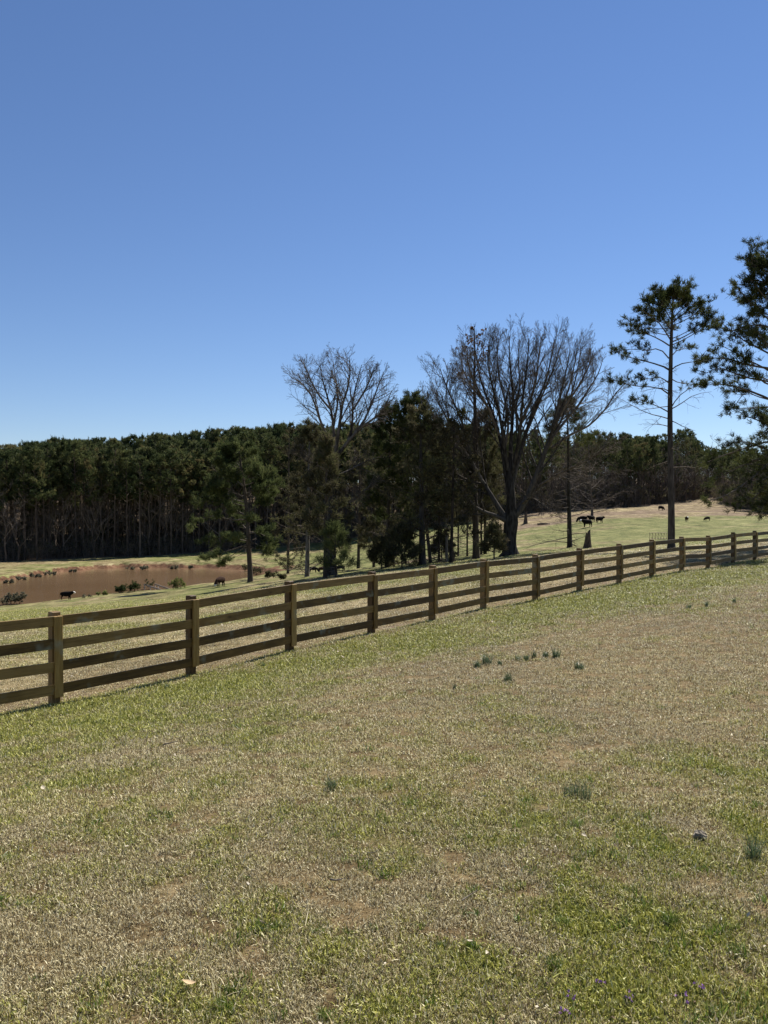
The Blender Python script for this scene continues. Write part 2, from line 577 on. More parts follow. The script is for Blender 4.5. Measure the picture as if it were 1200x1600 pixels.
PINE_BARK = bark('pine_bark', (0.022, 0.017, 0.013), (0.10, 0.078, 0.060), 5)
PALE_BARK = bark('pale_bark', (0.07, 0.062, 0.052), (0.24, 0.215, 0.19), 5)
GREY_BARK = bark('grey_bark', (0.022, 0.019, 0.016), (0.10, 0.088, 0.076), 5)
TWIG_BARK = bark('twig_bark', (0.045, 0.037, 0.030), (0.18, 0.150, 0.122), 3)
WOOD_BARK = bark('wood_trunk_bark', (0.045, 0.034, 0.026), (0.165, 0.127, 0.097), 4)
WOOD_TWIG = bark('wood_twigs', (0.085, 0.068, 0.053), (0.25, 0.205, 0.165), 3)
WEED_TWIG = bark('brush_twigs', (0.030, 0.023, 0.017), (0.105, 0.082, 0.060), 3)
NEEDLE = leafy('pine_needles', [(0.0, (0.022, 0.030, 0.010)), (0.5, (0.050, 0.062, 0.019)), (1.0, (0.11, 0.12, 0.040))], 0.35)
NEEDLE_PALE = leafy('young_pine_needles', [(0.0, (0.035, 0.048, 0.018)), (0.5, (0.080, 0.098, 0.034)), (1.0, (0.16, 0.175, 0.065))], 0.45)  # paler needle green of the pond pine and the low young pine
NEEDLE_FAR = leafy('wood_pine_needles', [(0.0, (0.030, 0.046, 0.018)), (0.45, (0.072, 0.088, 0.034)), (0.85, (0.135, 0.148, 0.056)), (1.0, (0.15, 0.125, 0.055))], 0.35, objvar=0.5)
CEDAR = leafy('brown_green_sprays', [(0.0, (0.040, 0.036, 0.020)), (0.5, (0.085, 0.076, 0.040)), (0.8, (0.110, 0.115, 0.045)), (1.0, (0.15, 0.12, 0.075))], 0.4)
DEADLEAF = leafy('dead_leaves', [(0.0, (0.06, 0.035, 0.02)), (1.0, (0.20, 0.12, 0.06))], 0.3)
SHRUB = leafy('shrub_leaves', [(0.0, (0.08, 0.10, 0.03)), (0.6, (0.18, 0.20, 0.06)), (1.0, (0.30, 0.30, 0.11))], 0.5)
SHRUB_DK = leafy('dark_shrub_leaves', [(0.0, (0.020, 0.035, 0.012)), (0.6, (0.045, 0.062, 0.020)), (1.0, (0.09, 0.10, 0.035))], 0.35)
SEDGE = leafy('dry_sedge', [(0.0, (0.06, 0.06, 0.04)), (0.6, (0.17, 0.16, 0.105)), (1.0, (0.32, 0.29, 0.19))], 0.3)
STRAW = leafy('dry_straw_blades', [(0.0, (0.16, 0.12, 0.06)), (0.5, (0.42, 0.34, 0.18)), (1.0, (0.75, 0.66, 0.42))], 0.3, 0.6, 0.3)
ONION = leafy('blue_green_blades', [(0.0, (0.035, 0.058, 0.030)), (0.5, (0.070, 0.108, 0.050)), (1.0, (0.15, 0.20, 0.10))], 0.4, 0.4, 0.4)
LUSH = leafy('lush_green_blades', [(0.0, (0.05, 0.09, 0.012)), (0.5, (0.10, 0.165, 0.02)), (1.0, (0.22, 0.27, 0.05))], 0.45, 0.4, 0.4)


# blades of the lawn: each blade is dry or green by the ground it grows on
def grass_material():
    m, nt, out = mat('lawn_blades')
    v = attr(nt, 'v').outputs['Fac']; w = attr(nt, 'w').outputs['Fac']
    g = attr(nt, 'g', 'INSTANCER').outputs['Fac']
    k = attr(nt, 'k', 'INSTANCER').outputs['Fac']
    dry = ramp(nt, v, [(0.0, (0.050, 0.034, 0.014)), (0.35, (0.235, 0.178, 0.070)), (0.66, (0.55, 0.45, 0.205)), (1.0, (1.0, 0.92, 0.58))])
    grey = ramp(nt, v, [(0.0, (0.060, 0.045, 0.028)), (0.5, (0.27, 0.215, 0.125)), (1.0, (0.68, 0.59, 0.40))])
    dry = mixc(nt, k, dry, grey)
    grn = ramp(nt, v, [(0.0, (0.055, 0.068, 0.010)), (0.5, (0.230, 0.242, 0.036)), (1.0, (0.60, 0.57, 0.13))])
    f = mth(nt, 'MULTIPLY_ADD', mth(nt, 'SUBTRACT', g, w), 6.0, 0.5, clamp=True)
    col = mixc(nt, f, dry, grn)
    p = nt.nodes.new('ShaderNodeBsdfPrincipled'); nt.links.new(col, p.inputs['Base Color'])
    p.inputs['Roughness'].default_value = 0.5; p.inputs['Specular IOR Level'].default_value = 0.35
    t = nt.nodes.new('ShaderNodeBsdfTranslucent'); nt.links.new(col, t.inputs['Color'])
    mx = nt.nodes.new('ShaderNodeMixShader'); mx.inputs[0].default_value = 0.22
    nt.links.new(p.outputs[0], mx.inputs[1]); nt.links.new(t.outputs[0], mx.inputs[2])
    nt.links.new(mx.outputs[0], out.inputs['Surface'])
    return m


def ground_material():
    m, nt, out = mat('pasture_ground')
    z = nt.nodes.new('ShaderNodeVertexColor'); z.layer_name = 'zones'
    sp = nt.nodes.new('ShaderNodeSeparateColor'); nt.links.new(z.outputs['Color'], sp.inputs[0])
    g, clay, lit = sp.outputs[0], sp.outputs[1], sp.outputs[2]
    geo = nt.nodes.new('ShaderNodeNewGeometry')
    pos = geo.outputs['Position']
    n_f = noise(nt, pos, 38, 5, 0.7); n_m = noise(nt, pos, 7.5, 5, 0.7); n_b = noise(nt, pos, 0.9, 5, 0.65)
    n_s = noise(nt, scaled(nt, pos, (0.35, 1.0, 1.0)), 2.6, 6, 0.75)
    fine = mth(nt, 'ADD', mth(nt, 'MULTIPLY', n_f, 0.5), mth(nt, 'MULTIPLY', n_m, 0.5))
    fine = mth(nt, 'ADD', mth(nt, 'MULTIPLY', fine, 0.6), mth(nt, 'MULTIPLY', n_s, 0.4))
    n_w = noise(nt, scaled(nt, pos, (0.5, 0.22, 1.0)), 0.9, 5, 0.8)
    fine = mth(nt, 'ADD', fine, mth(nt, 'MULTIPLY', mth(nt, 'MULTIPLY', mth(nt, 'SUBTRACT', n_w, 0.5), z.outputs['Alpha']), 0.62))
    dry = ramp(nt, fine, [(0.37, (0.045, 0.031, 0.016)), (0.47, (0.165, 0.125, 0.062)), (0.56, (0.30, 0.24, 0.13)), (0.66, (0.47, 0.40, 0.25))])
    grn = ramp(nt, fine, [(0.36, (0.040, 0.045, 0.012)), (0.47, (0.105, 0.115, 0.034)), (0.57, (0.195, 0.188, 0.070)), (0.68, (0.35, 0.33, 0.15))])
    gg = mth(nt, 'MULTIPLY_ADD', mth(nt, 'SUBTRACT', mth(nt, 'ADD', g, mth(nt, 'MULTIPLY', mth(nt, 'SUBTRACT', n_s, 0.5), 1.3)), 0.5), 1.8, 0.5, clamp=True)
    col = mixc(nt, gg, dry, grn)
    col = mixc(nt, 1.0, col, ramp(nt, z.outputs['Alpha'], [(0.0, (0.66, 0.60, 0.55)), (1.0, (1, 1, 1))]), 'MULTIPLY')   # matted soil and thatch under the mown lawn
    cl = ramp(nt, mth(nt, 'ADD', mth(nt, 'MULTIPLY', n_b, 0.6), mth(nt, 'MULTIPLY', n_m, 0.4)),
              [(0.38, (0.030, 0.017, 0.010)), (0.5, (0.120, 0.060, 0.031)), (0.66, (0.27, 0.165, 0.098))])
    col = mixc(nt, mth(nt, 'MULTIPLY_ADD', mth(nt, 'SUBTRACT', clay, mth(nt, 'MULTIPLY', n_m, 0.9)), 4, 0.6, clamp=True), col, cl)
    li = ramp(nt, fine, [(0.3, (0.06, 0.042, 0.026)), (0.5, (0.16, 0.115, 0.072)), (0.72, (0.33, 0.25, 0.17))])
    col = mixc(nt, mth(nt, 'MULTIPLY_ADD', mth(nt, 'SUBTRACT', lit, n_s), 3, 0.5, clamp=True), col, li)
    h = mth(nt, 'ADD', mth(nt, 'MULTIPLY', n_f, 0.012), mth(nt, 'MULTIPLY', n_s, 0.10))
    principled(nt, out, col, 0.95, bump(nt, h, 1.0, 0.7), 0.1)
    return m


def wood_material(name, dark, mid, light, along=0):
    m, nt, out = mat(name)
    tc = nt.nodes.new('ShaderNodeTexCoord'); info = nt.nodes.new('ShaderNodeObjectInfo')
    ad = nt.nodes.new('ShaderNodeVectorMath'); ad.operation = 'ADD'
    cx = nt.nodes.new('ShaderNodeCombineXYZ')
    r = mth(nt, 'MULTIPLY', info.outputs['Random'], 37.0)
    for k in range(3): nt.links.new(r, cx.inputs[k])
    nt.links.new(tc.outputs['Object'], ad.inputs[0]); nt.links.new(cx.outputs[0], ad.inputs[1])
    s = [1.0, 1.0, 1.0]; s[along] = 0.05
    vec = scaled(nt, ad.outputs[0], tuple(s))
    grain = noise(nt, vec, 55, 5, 0.6)
    s2 = [1.0, 1.0, 1.0]; s2[along] = 0.3
    blot = noise(nt, scaled(nt, ad.outputs[0], tuple(s2)), 7, 4, 0.6)
    s3 = [1.0, 1.0, 1.0]; s3[along] = 0.5
    kn = nt.nodes.new('ShaderNodeTexVoronoi'); kn.inputs['Scale'].default_value = 4.5
    nt.links.new(scaled(nt, ad.outputs[0], tuple(s3)), kn.inputs['Vector'])
    knot = mth(nt, 'MULTIPLY_ADD', kn.outputs['Distance'], -9.0, 1.35, clamp=True)
    f = mth(nt, 'ADD', mth(nt, 'MULTIPLY', grain, 0.5), mth(nt, 'MULTIPLY', blot, 0.5))
    f = mth(nt, 'ADD', f, mth(nt, 'MULTIPLY', mth(nt, 'SUBTRACT', info.outputs['Random'], 0.5), 0.36))
    col = ramp(nt, f, [(0.32, dark), (0.52, mid), (0.74, light)])
    col = mixc(nt, mth(nt, 'MULTIPLY', knot, 0.75), col, (dark[0] * 0.45, dark[1] * 0.42, dark[2] * 0.4))
    st = noise(nt, ad.outputs[0], 2.2, 3, 0.6)
    col = mixc(nt, mth(nt, 'MULTIPLY_ADD', st, 5.0, -2.9, clamp=True), col, (0.25, 0.27, 0.20))     # grey-green weather stains
    principled(nt, out, col, 0.6, bump(nt, mth(nt, 'ADD', grain, mth(nt, 'MULTIPLY', knot, -0.4)), 0.003), 0.3)
    return m


def plain(name, c0, c1, scale=8.0, rough=0.8, bd=0.01, spec=0.3, metal=0.0):
    m, nt, out = mat(name)
    tc = nt.nodes.new('ShaderNodeTexCoord')
    n = noise(nt, tc.outputs['Object'], scale, 5, 0.6)
    p = principled(nt, out, ramp(nt, n, [(0.3, c0), (0.7, c1)]), rough, bump(nt, n, bd), spec)
    p.inputs['Metallic'].default_value = metal
    return m


def water_material():
    m, nt, out = mat('muddy_water')
    geo = nt.nodes.new('ShaderNodeNewGeometry')
    n1 = noise(nt, scaled(nt, geo.outputs['Position'], (0.5, 1.6, 1)), 0.7, 4, 0.6)
    n2 = noise(nt, geo.outputs['Position'], 0.05, 3, 0.5)
    col = ramp(nt, n2, [(0.3, (0.142, 0.088, 0.046)), (0.7, (0.178, 0.114, 0.064))])
    principled(nt, out, col, 0.13, bump(nt, n1, 0.05, 0.7), 0.45)
    return m


GROUND = ground_material()
BLADES = grass_material()
RAIL = wood_material('treated_pine_rail', (0.074, 0.041, 0.009), (0.158, 0.091, 0.021), (0.29, 0.18, 0.055), 0)
POSTW = wood_material('treated_pine_post', (0.080, 0.044, 0.013), (0.160, 0.092, 0.028), (0.27, 0.17, 0.065), 2)
FACEW = wood_material('treated_pine_face_board', (0.135, 0.076, 0.016), (0.265, 0.156, 0.037), (0.40, 0.26, 0.085), 2)
OLDWOOD = wood_material('weathered_wood', (0.26, 0.22, 0.18), (0.42, 0.37, 0.31), (0.60, 0.54, 0.46), 0)
STUMPW = bark('rotten_stump', (0.04, 0.03, 0.022), (0.14, 0.105, 0.075), 7)
HIDE = plain('black_hide', (0.006, 0.005, 0.005), (0.014, 0.011, 0.010), 5, 0.9, spec=0.08)
HIDE_BR = plain('dark_brown_hide', (0.024, 0.012, 0.008), (0.05, 0.026, 0.017), 5, 0.9, spec=0.08)
FACE_W = plain('white_face_hair', (0.62, 0.57, 0.50), (0.80, 0.76, 0.70), 6, 0.7)
HORN = plain('hoof_horn', (0.03, 0.025, 0.02), (0.07, 0.06, 0.05), 9, 0.5)
STEEL = plain('rusty_steel', (0.10, 0.07, 0.05), (0.22, 0.16, 0.12), 20, 0.6, metal=0.5)
STONE = plain('grey_stone', (0.05, 0.040, 0.030), (0.50, 0.43, 0.33), 45, 0.95, 0.01, 0.05)
PALE_LEAF = plain('bleached_leaf', (0.40, 0.33, 0.22), (0.66, 0.58, 0.44), 60, 0.8, 0.002)
TAN_LEAF = plain('tan_leaf', (0.42, 0.29, 0.15), (0.62, 0.46, 0.27), 60, 0.7, 0.002)
BROWN_LEAF = plain('brown_leaf', (0.05, 0.03, 0.018), (0.19, 0.12, 0.07), 60, 0.85, 0.002)
STICK_M = plain('dead_stick', (0.09, 0.07, 0.05), (0.30, 0.25, 0.20), 40, 0.85, 0.003)
PETAL = plain('purple_petal', (0.30, 0.13, 0.38), (0.52, 0.30, 0.58), 80, 0.6, 0.001)
WATERM = water_material()


# ---------------------------------------------------------------- ground and pond
def build_ground():
    r = np.concatenate([[0.02], np.exp(np.linspace(math.log(0.6), math.log(75), 250)),
                        np.exp(np.linspace(math.log(75), math.log(260), 190))[1:], np.exp(np.linspace(math.log(260), math.log(4500), 40))[1:]])
    a = np.radians(np.concatenate([np.linspace(-180, -48, 34)[:-1], np.linspace(-48, 48, 400), np.linspace(48, 180, 34)[1:-1]]))
    RR, AA = np.meshgrid(r, a, indexing='ij')
    X = (RR * np.sin(AA)).ravel(); Y = (RR * np.cos(AA)).ravel()
    Zh = height(X, Y)
    g, c, l = zones(X, Y)
    n = len(a)
    i = np.arange(len(r) - 1)[:, None] * n; j = np.arange(n)[None]; j2 = (j + 1) % n
    Q = np.stack([i + j, i + j2, i + n + j2, i + n + j], -1).reshape(-1, 4)[:, ::-1]
    G = Geo(); G.add(np.stack([X, Y, Zh], 1), Q)
    me = G.mesh('ground', [GROUND])
    ca = me.color_attributes.new('zones', 'FLOAT_COLOR', 'POINT')
    ca.data.foreach_set('color', np.stack([g, c, l, sstep(-1.0, 6.0, Y - np.interp(X, [p[0] for p in POSTS], [p[1] for p in POSTS]))], 1).astype(np.float32).ravel())
    o = link(bpy.data.objects.new('ground', me)); tag(o, kind='structure')
    return o


def build_water():
    c = POND.mean(0)
    P = c + (POND - c) * 1.05
    G = Geo(); n = len(P)
    V = [(c[0], c[1], WATER)] + [(p[0], p[1], WATER) for p in P]
    G.add(V, None, [(0, 1 + (k + 1) % n, 1 + k) for k in range(n)], smooth=False)
    o = G.obj('pond_water', [WATERM])
    if o.data.polygons[0].normal.z < 0: o.data.flip_normals()
    tag(o, kind='structure')


build_ground()
build_water()


# ---------------------------------------------------------------- geometry-node scatter for what nobody could count
def scatter(name, P, rot, scl, idx, meshes, extra=None, kind='stuff'):
    me = bpy.data.meshes.new(name + '_points')
    me.vertices.add(len(P)); me.vertices.foreach_set('co', np.asarray(P, np.float32).ravel())
    def A(n, t, prop, data):
        x = me.attributes.new(n, t, 'POINT'); x.data.foreach_set(prop, data)
    A('rot', 'FLOAT_VECTOR', 'vector', np.asarray(rot, np.float32).ravel())
    A('scl', 'FLOAT_VECTOR', 'vector', np.asarray(scl, np.float32).ravel())
    A('idx', 'INT', 'value', np.asarray(idx, np.int32))
    for k, d in (extra or {}).items():
        A(k, 'FLOAT', 'value', np.asarray(d, np.float32))
    o = link(bpy.data.objects.new(name, me)); tag(o, kind=kind)
    src = bpy.data.collections.new(name + '_source')
    for k, m in enumerate(meshes):
        src.objects.link(bpy.data.objects.new(f'{name}_piece_{k:02d}', m))
    ng = bpy.data.node_groups.new(name + '_scatter', 'GeometryNodeTree')
    ng.interface.new_socket('Geometry', in_out='INPUT', socket_type='NodeSocketGeometry')
    ng.interface.new_socket('Geometry', in_out='OUTPUT', socket_type='NodeSocketGeometry')
    ni = ng.nodes.new('NodeGroupInput'); no = ng.nodes.new('NodeGroupOutput')
    mp = ng.nodes.new('GeometryNodeMeshToPoints')
    iop = ng.nodes.new('GeometryNodeInstanceOnPoints')
    ci = ng.nodes.new('GeometryNodeCollectionInfo'); ci.inputs['Collection'].default_value = src
    ci.inputs['Separate Children'].default_value = True; ci.inputs['Reset Children'].default_value = True
    iop.inputs['Pick Instance'].default_value = True
    def N(nm, t):
        x = ng.nodes.new('GeometryNodeInputNamedAttribute'); x.data_type = t; x.inputs['Name'].default_value = nm
        return x.outputs['Attribute']
    L = ng.links.new
    L(ni.outputs[0], mp.inputs['Mesh']); L(mp.outputs[0], iop.inputs['Points'])
    L(ci.outputs[0], iop.inputs['Instance']); L(N('idx', 'INT'), iop.inputs['Instance Index'])
    e2r = ng.nodes.new('FunctionNodeEulerToRotation')
    L(N('rot', 'FLOAT_VECTOR'), e2r.inputs[0]); L(e2r.outputs[0], iop.inputs['Rotation'])
    L(N('scl', 'FLOAT_VECTOR'), iop.inputs['Scale'])
    L(iop.outputs[0], no.inputs[0])
    md = o.modifiers.new('scatter', 'NODES'); md.node_group = ng
    return o


def blade_clump(name, n, rad, h0, h1, w, mats, lean=0.9, seed=0):
    rg = np.random.default_rng(seed)
    g = Geo()
    a = rg.uniform(0, 2 * math.pi, n); rr = rad * np.sqrt(rg.random(n))
    b = np.stack([rr * np.cos(a), rr * np.sin(a), np.full(n, -0.004)], 1)
    hgt = rg.uniform(h0, h1, n)
    az = rg.uniform(0, 2 * math.pi, n); le = np.abs(rg.normal(0, lean, n))
    d = np.stack([np.cos(az) * np.sin(le), np.sin(az) * np.sin(le), np.abs(np.cos(le)) + 0.15], 1)
    d /= np.linalg.norm(d, axis=1, keepdims=True)
    side = np.stack([-np.sin(az), np.cos(az), rg.normal(0, 0.3, n)], 1)
    side /= np.linalg.norm(side, axis=1, keepdims=True)
    W = (w * rg.uniform(0.6, 1.3, n))[:, None]
    mid = b + d * hgt[:, None] * 0.55
    d2 = d + np.stack([np.cos(az), np.sin(az), -np.ones(n) * 0.6], 1) * rg.uniform(0, 0.9, n)[:, None]
    d2 /= np.linalg.norm(d2, axis=1, keepdims=True)
    tip = mid + d2 * hgt[:, None] * 0.5
    V = np.stack([b - side * W / 2, b + side * W / 2, mid + side * W * 0.42, mid - side * W * 0.42, tip], 1).reshape(-1, 3)
    k = np.arange(n) * 5
    Q = np.stack([k, k + 1, k + 2, k + 3], 1); T = np.stack([k + 3, k + 2, k + 4], 1)
    g.add(V, Q, T, 0, np.repeat(rg.random(n), 5), False, np.repeat(rg.random(n), 5))
    return g.mesh(name, mats)


def build_grass():
    ms = [blade_clump(f'grass_clump_{k}', 22, 0.046, 0.009, 0.030, 0.0040, [BLADES], 1.15, 100 + k) for k in range(8)]
    N = 260000
    u = rng.uniform(-0.66, 0.66, N); lz = rng.uniform(math.log(1.7), math.log(70), N)
    Y = np.exp(lz); X = u * Y
    h = height(X, Y)
    g, c, l = zones(X, Y)
    sc_ = np.clip((Y / 5.0) ** 0.55, 0.85, 4.2) * rng.uniform(0.7, 1.3, N) * (0.82 + 0.45 * g)
    k = sstep(0.42, 0.62, fbm(X / 1.7, Y / 1.7, 61)) * 0.35
    keep = (rng.random(N) > 0.55 * l)
    # thin, worn places show the soil
    keep &= (rng.random(N) > 0.8 * sstep(0.50, 0.66, fbm(X / 0.16, Y / 0.16, 77, 3)))
    X, Y, h, g, sc_, k = X[keep], Y[keep], h[keep], g[keep], sc_[keep], k[keep]
    m = 2600                                             # longer untrimmed grass at the foot of the fence
    t = rng.uniform(1.0, len(POSTS) - 1.01, m); i0 = t.astype(int); f = t - i0
    PA = np.array(POSTS); fx = PA[i0] * (1 - f)[:, None] + PA[i0 + 1] * f[:, None]
    near = rng.random(m) < .25
    f = np.where(near, np.round(f), f); fx = np.where(near[:, None], PA[np.minimum(i0 + f.astype(int), len(PA) - 1)], fx)
    fx = fx + rng.normal(0, 1, (m, 2)) * np.where(near, .12, .09)[:, None]
    hh = height(fx[:, 0], fx[:, 1])
    patch = fbm(fx[:, 0] / .8, fx[:, 1] / .8, 91)
    X = np.concatenate([X, fx[:, 0]]); Y = np.concatenate([Y, fx[:, 1]]); h = np.concatenate([h, hh])
    g = np.concatenate([g, np.clip(patch * 1.5 - .1, 0, 1)]); k = np.concatenate([k, np.zeros(m)])
    sc_ = np.concatenate([sc_, rng.uniform(.9, 2.4, m) * (0.5 + patch)])
    n = len(X)
    zs = sc_ * np.clip(1.15 - Y * 0.012, 0.45, 1.15)
    scatter('grass', np.stack([X, Y, h], 1), np.stack([rng.normal(0, .15, n), rng.normal(0, .15, n), rng.uniform(0, 6.28, n)], 1),
            np.stack([sc_, sc_, zs], 1), rng.integers(0, 8, n), ms, {'g': np.clip(g * 1.05, 0, 1), 'k': k})


build_grass()


# ---------------------------------------------------------------- the board fence
def build_fence():
    x0, y0 = POSTS[2]
    root = thing('wooden_fence', 'long brown four-board wooden fence running across the pasture slope', 'fence', (x0, y0, POSTH[2]))
    o0 = Vector((x0, y0, POSTH[2]))
    n = len(POSTS)
    dirs = []
    for k in range(n):
        a = Vector(POSTS[max(k - 1, 0)]); b = Vector(POSTS[min(k + 1, n - 1)])
        dirs.append((b - a).normalized())
    tops = [1.24, 0.925, 0.61, 0.30]
    rr = random.Random(5)
    for k in range(n):
        d = dirs[k]; ang = math.atan2(d.y, d.x)
        c = Vector((POSTS[k][0], POSTS[k][1], hz(*POSTS[k]))) - o0
        g = Geo(); box(g, (0, 0, 0.49), (0.122, 0.13, 1.62), 0.006)
        o = g.obj('post', [POSTW], root); o.location = c
        o.rotation_euler = (rr.gauss(0, .006), rr.gauss(0, .008), ang)
        g = Geo(); top = 1.245 + rr.uniform(-.01, .01); bot = rr.uniform(0.10, 0.17)
        box(g, (0, 0, (top + bot) / 2), (0.118, 0.024, top - bot), 0.004)
        o = g.obj('face_board', [FACEW], root)
        o.location = c + Vector((d.y, -d.x, 0)) * (0.07 + 0.028 + 0.0135) + Vector((d.x, d.y, 0)) * 0.018
        o.rotation_euler = (0, rr.gauss(0, .01), ang)
    for k in range(n - 1):
        P0 = Vector((*POSTS[k], hz(*POSTS[k]))); P1 = Vector((*POSTS[k + 1], hz(*POSTS[k + 1])))
        d = (P1 - P0); dh = Vector((d.x, d.y)).normalized()
        off = Vector((dh.y, -dh.x, 0)) * (0.07 + 0.014)
        L = d.length - 0.006
        for t in tops:
            j0 = rr.uniform(-.011, .011); j1 = rr.uniform(-.011, .011)
            a = P0 + Vector((0, 0, t - 0.07 + j0)) + off; b = P1 + Vector((0, 0, t - 0.07 + j1)) + off
            g = Geo(); m = 5; V = []; bow = rr.uniform(-.007, .007); bz = rr.uniform(-.006, .006)
            hgt = 0.07; th = 0.0135; bv = 0.003
            prof = [(-th + bv, -hgt), (th - bv, -hgt), (th, -hgt + bv), (th, hgt - bv), (th - bv, hgt), (-th + bv, hgt), (-th, hgt - bv), (-th, -hgt + bv)]
            for i in range(m):
                s = i / (m - 1); q = 4 * s * (1 - s)
                for (py, pz) in prof:
                    V.append((-L / 2 + L * s, py + bow * q, pz + bz * q))
            Q = [(i * 8 + j, i * 8 + (j + 1) % 8, (i + 1) * 8 + (j + 1) % 8, (i + 1) * 8 + j) for i in range(m - 1) for j in range(8)]
            g.add(V, [q[::-1] for q in Q] + [(0, 1, 2, 3), (0, 3, 4, 7), (4, 5, 6, 7), (32, 35, 34, 33), (32, 39, 36, 35), (36, 39, 38, 37)], None, 0, None, False)
            o = g.obj('rail', [RAIL], root)
            e = b - a
            o.location = (a + b) / 2 - o0
            o.rotation_euler = (rr.gauss(0, .01), -math.atan2(e.z, math.hypot(e.x, e.y)), math.atan2(e.y, e.x))
    return root


build_fence()


# ---------------------------------------------------------------- trees
def rv(r, s=1.0):
    return Vector((r.gauss(0, s), r.gauss(0, s), r.gauss(0, s)))


def curve_pts(p, d, L, n, wob, up, r):
    pts = [Vector(p)]; d = Vector(d).normalized(); s = L / (n - 1)
    for _ in range(n - 1):
        d = (d + rv(r, wob) + Vector((0, 0, up))).normalized()
        pts.append(pts[-1] + d * s)
    return pts


def branchy(S, p, d, L, rad, lvl, r, par, tips=None):
    """recursive bare branching: par = list of dicts per level"""
    q = par[lvl]
    n = q.get('n', 5)
    pts = curve_pts(p, d, L, n, q['wob'], q['up'], r)
    tipr = max(rad * q.get('taper', 0.3), par[-1]['rmin'])
    rads = [rad + (tipr - rad) * (i / (n - 1)) for i in range(n)]
    S.add(pts, rads, q.get('k', 4))
    if lvl + 1 >= len(par):
        if tips is not None: tips.append((pts[-1], (pts[-1] - pts[-2]).normalized()))
        return
    side_branches(S, pts, rads, L, lvl, r, par, tips)


def side_branches(S, pts, rads, L, lvl, r, par, tips=None):
    q = par[lvl]; nx = par[lvl + 1]; n = len(pts)
    cnt = max(2, int(q['kids'] * r.uniform(0.8, 1.2)))
    for c in range(cnt):
        t = q.get('t0', 0.25) + (1 - q.get('t0', 0.25)) * (c + r.random()) / cnt
        t = min(t, 0.999)
        i = min(int(t * (n - 1)), n - 2); f = t * (n - 1) - i
        pos = pts[i].lerp(pts[i + 1], f); dd = (pts[i + 1] - pts[i]).normalized()
        side = dd.cross(rv(r)).normalized()
        ang = R(r.uniform(*q.get('ang', (25, 50))))
        nd_ = dd * math.cos(ang) + side * math.sin(ang)
        l2 = L * q.get('ratio', 0.5) * (1.15 - 0.75 * t) * r.uniform(0.7, 1.25)
        ra = (rads[i] + (rads[i + 1] - rads[i]) * f) * q.get('rr', 0.55)
        branchy(S, pos, nd_, l2, ra, lvl + 1, r, par, tips)


def px_pts(base, Z, pts, depth=0.0):
    """photo points at the depth Z (+ a lean in depth along the limb) in the tree's own space"""
    out = []
    n = len(pts)
    for k, (x, y) in enumerate(pts):
        zz = Z + depth * (k / max(n - 1, 1)) ** 1.2
        out.append(Vector(((x - 600) / F * zz, zz, -(y - 800) / F * zz)) - base)
    return out


def resample(pts, n):
    """smooth Catmull-Rom through the points, n samples"""
    P = [pts[0] * 2 - pts[1]] + list(pts) + [pts[-1] * 2 - pts[-2]]
    out = []; m = len(pts) - 1
    for k in range(n):
        t = k / (n - 1) * m; i = min(int(t), m - 1); f = t - i
        a, b, c, d = P[i], P[i + 1], P[i + 2], P[i + 3]
        out.append(0.5 * ((2 * b) + (c - a) * f + (2 * a - 5 * b + 4 * c - d) * f * f + (3 * b - a - 3 * c + d) * f ** 3))
    return out


def lin(a, b, n, p=1.0):
    return [a + (b - a) * (k / (n - 1)) ** p for k in range(n)]


def flare(rads, amt=0.45):
    n = len(rads)
    return [r * (1 + amt * math.exp(-k / n * 22)) for k, r in enumerate(rads)]


def trunk_obj(pts, rads, m, root, k=10, roots=True):
    g = Geo(); S = Sticks(); S.add(pts, rads, k); S.into(g)
    V = g.v[0]
    # bark plates and a slightly irregular outline
    a = np.arctan2(V[:, 1] - pts[0].y, V[:, 0] - pts[0].x)
    o = g.obj('trunk', [m], root)
    return o


TW = dict(wob=0.10, up=0.05)


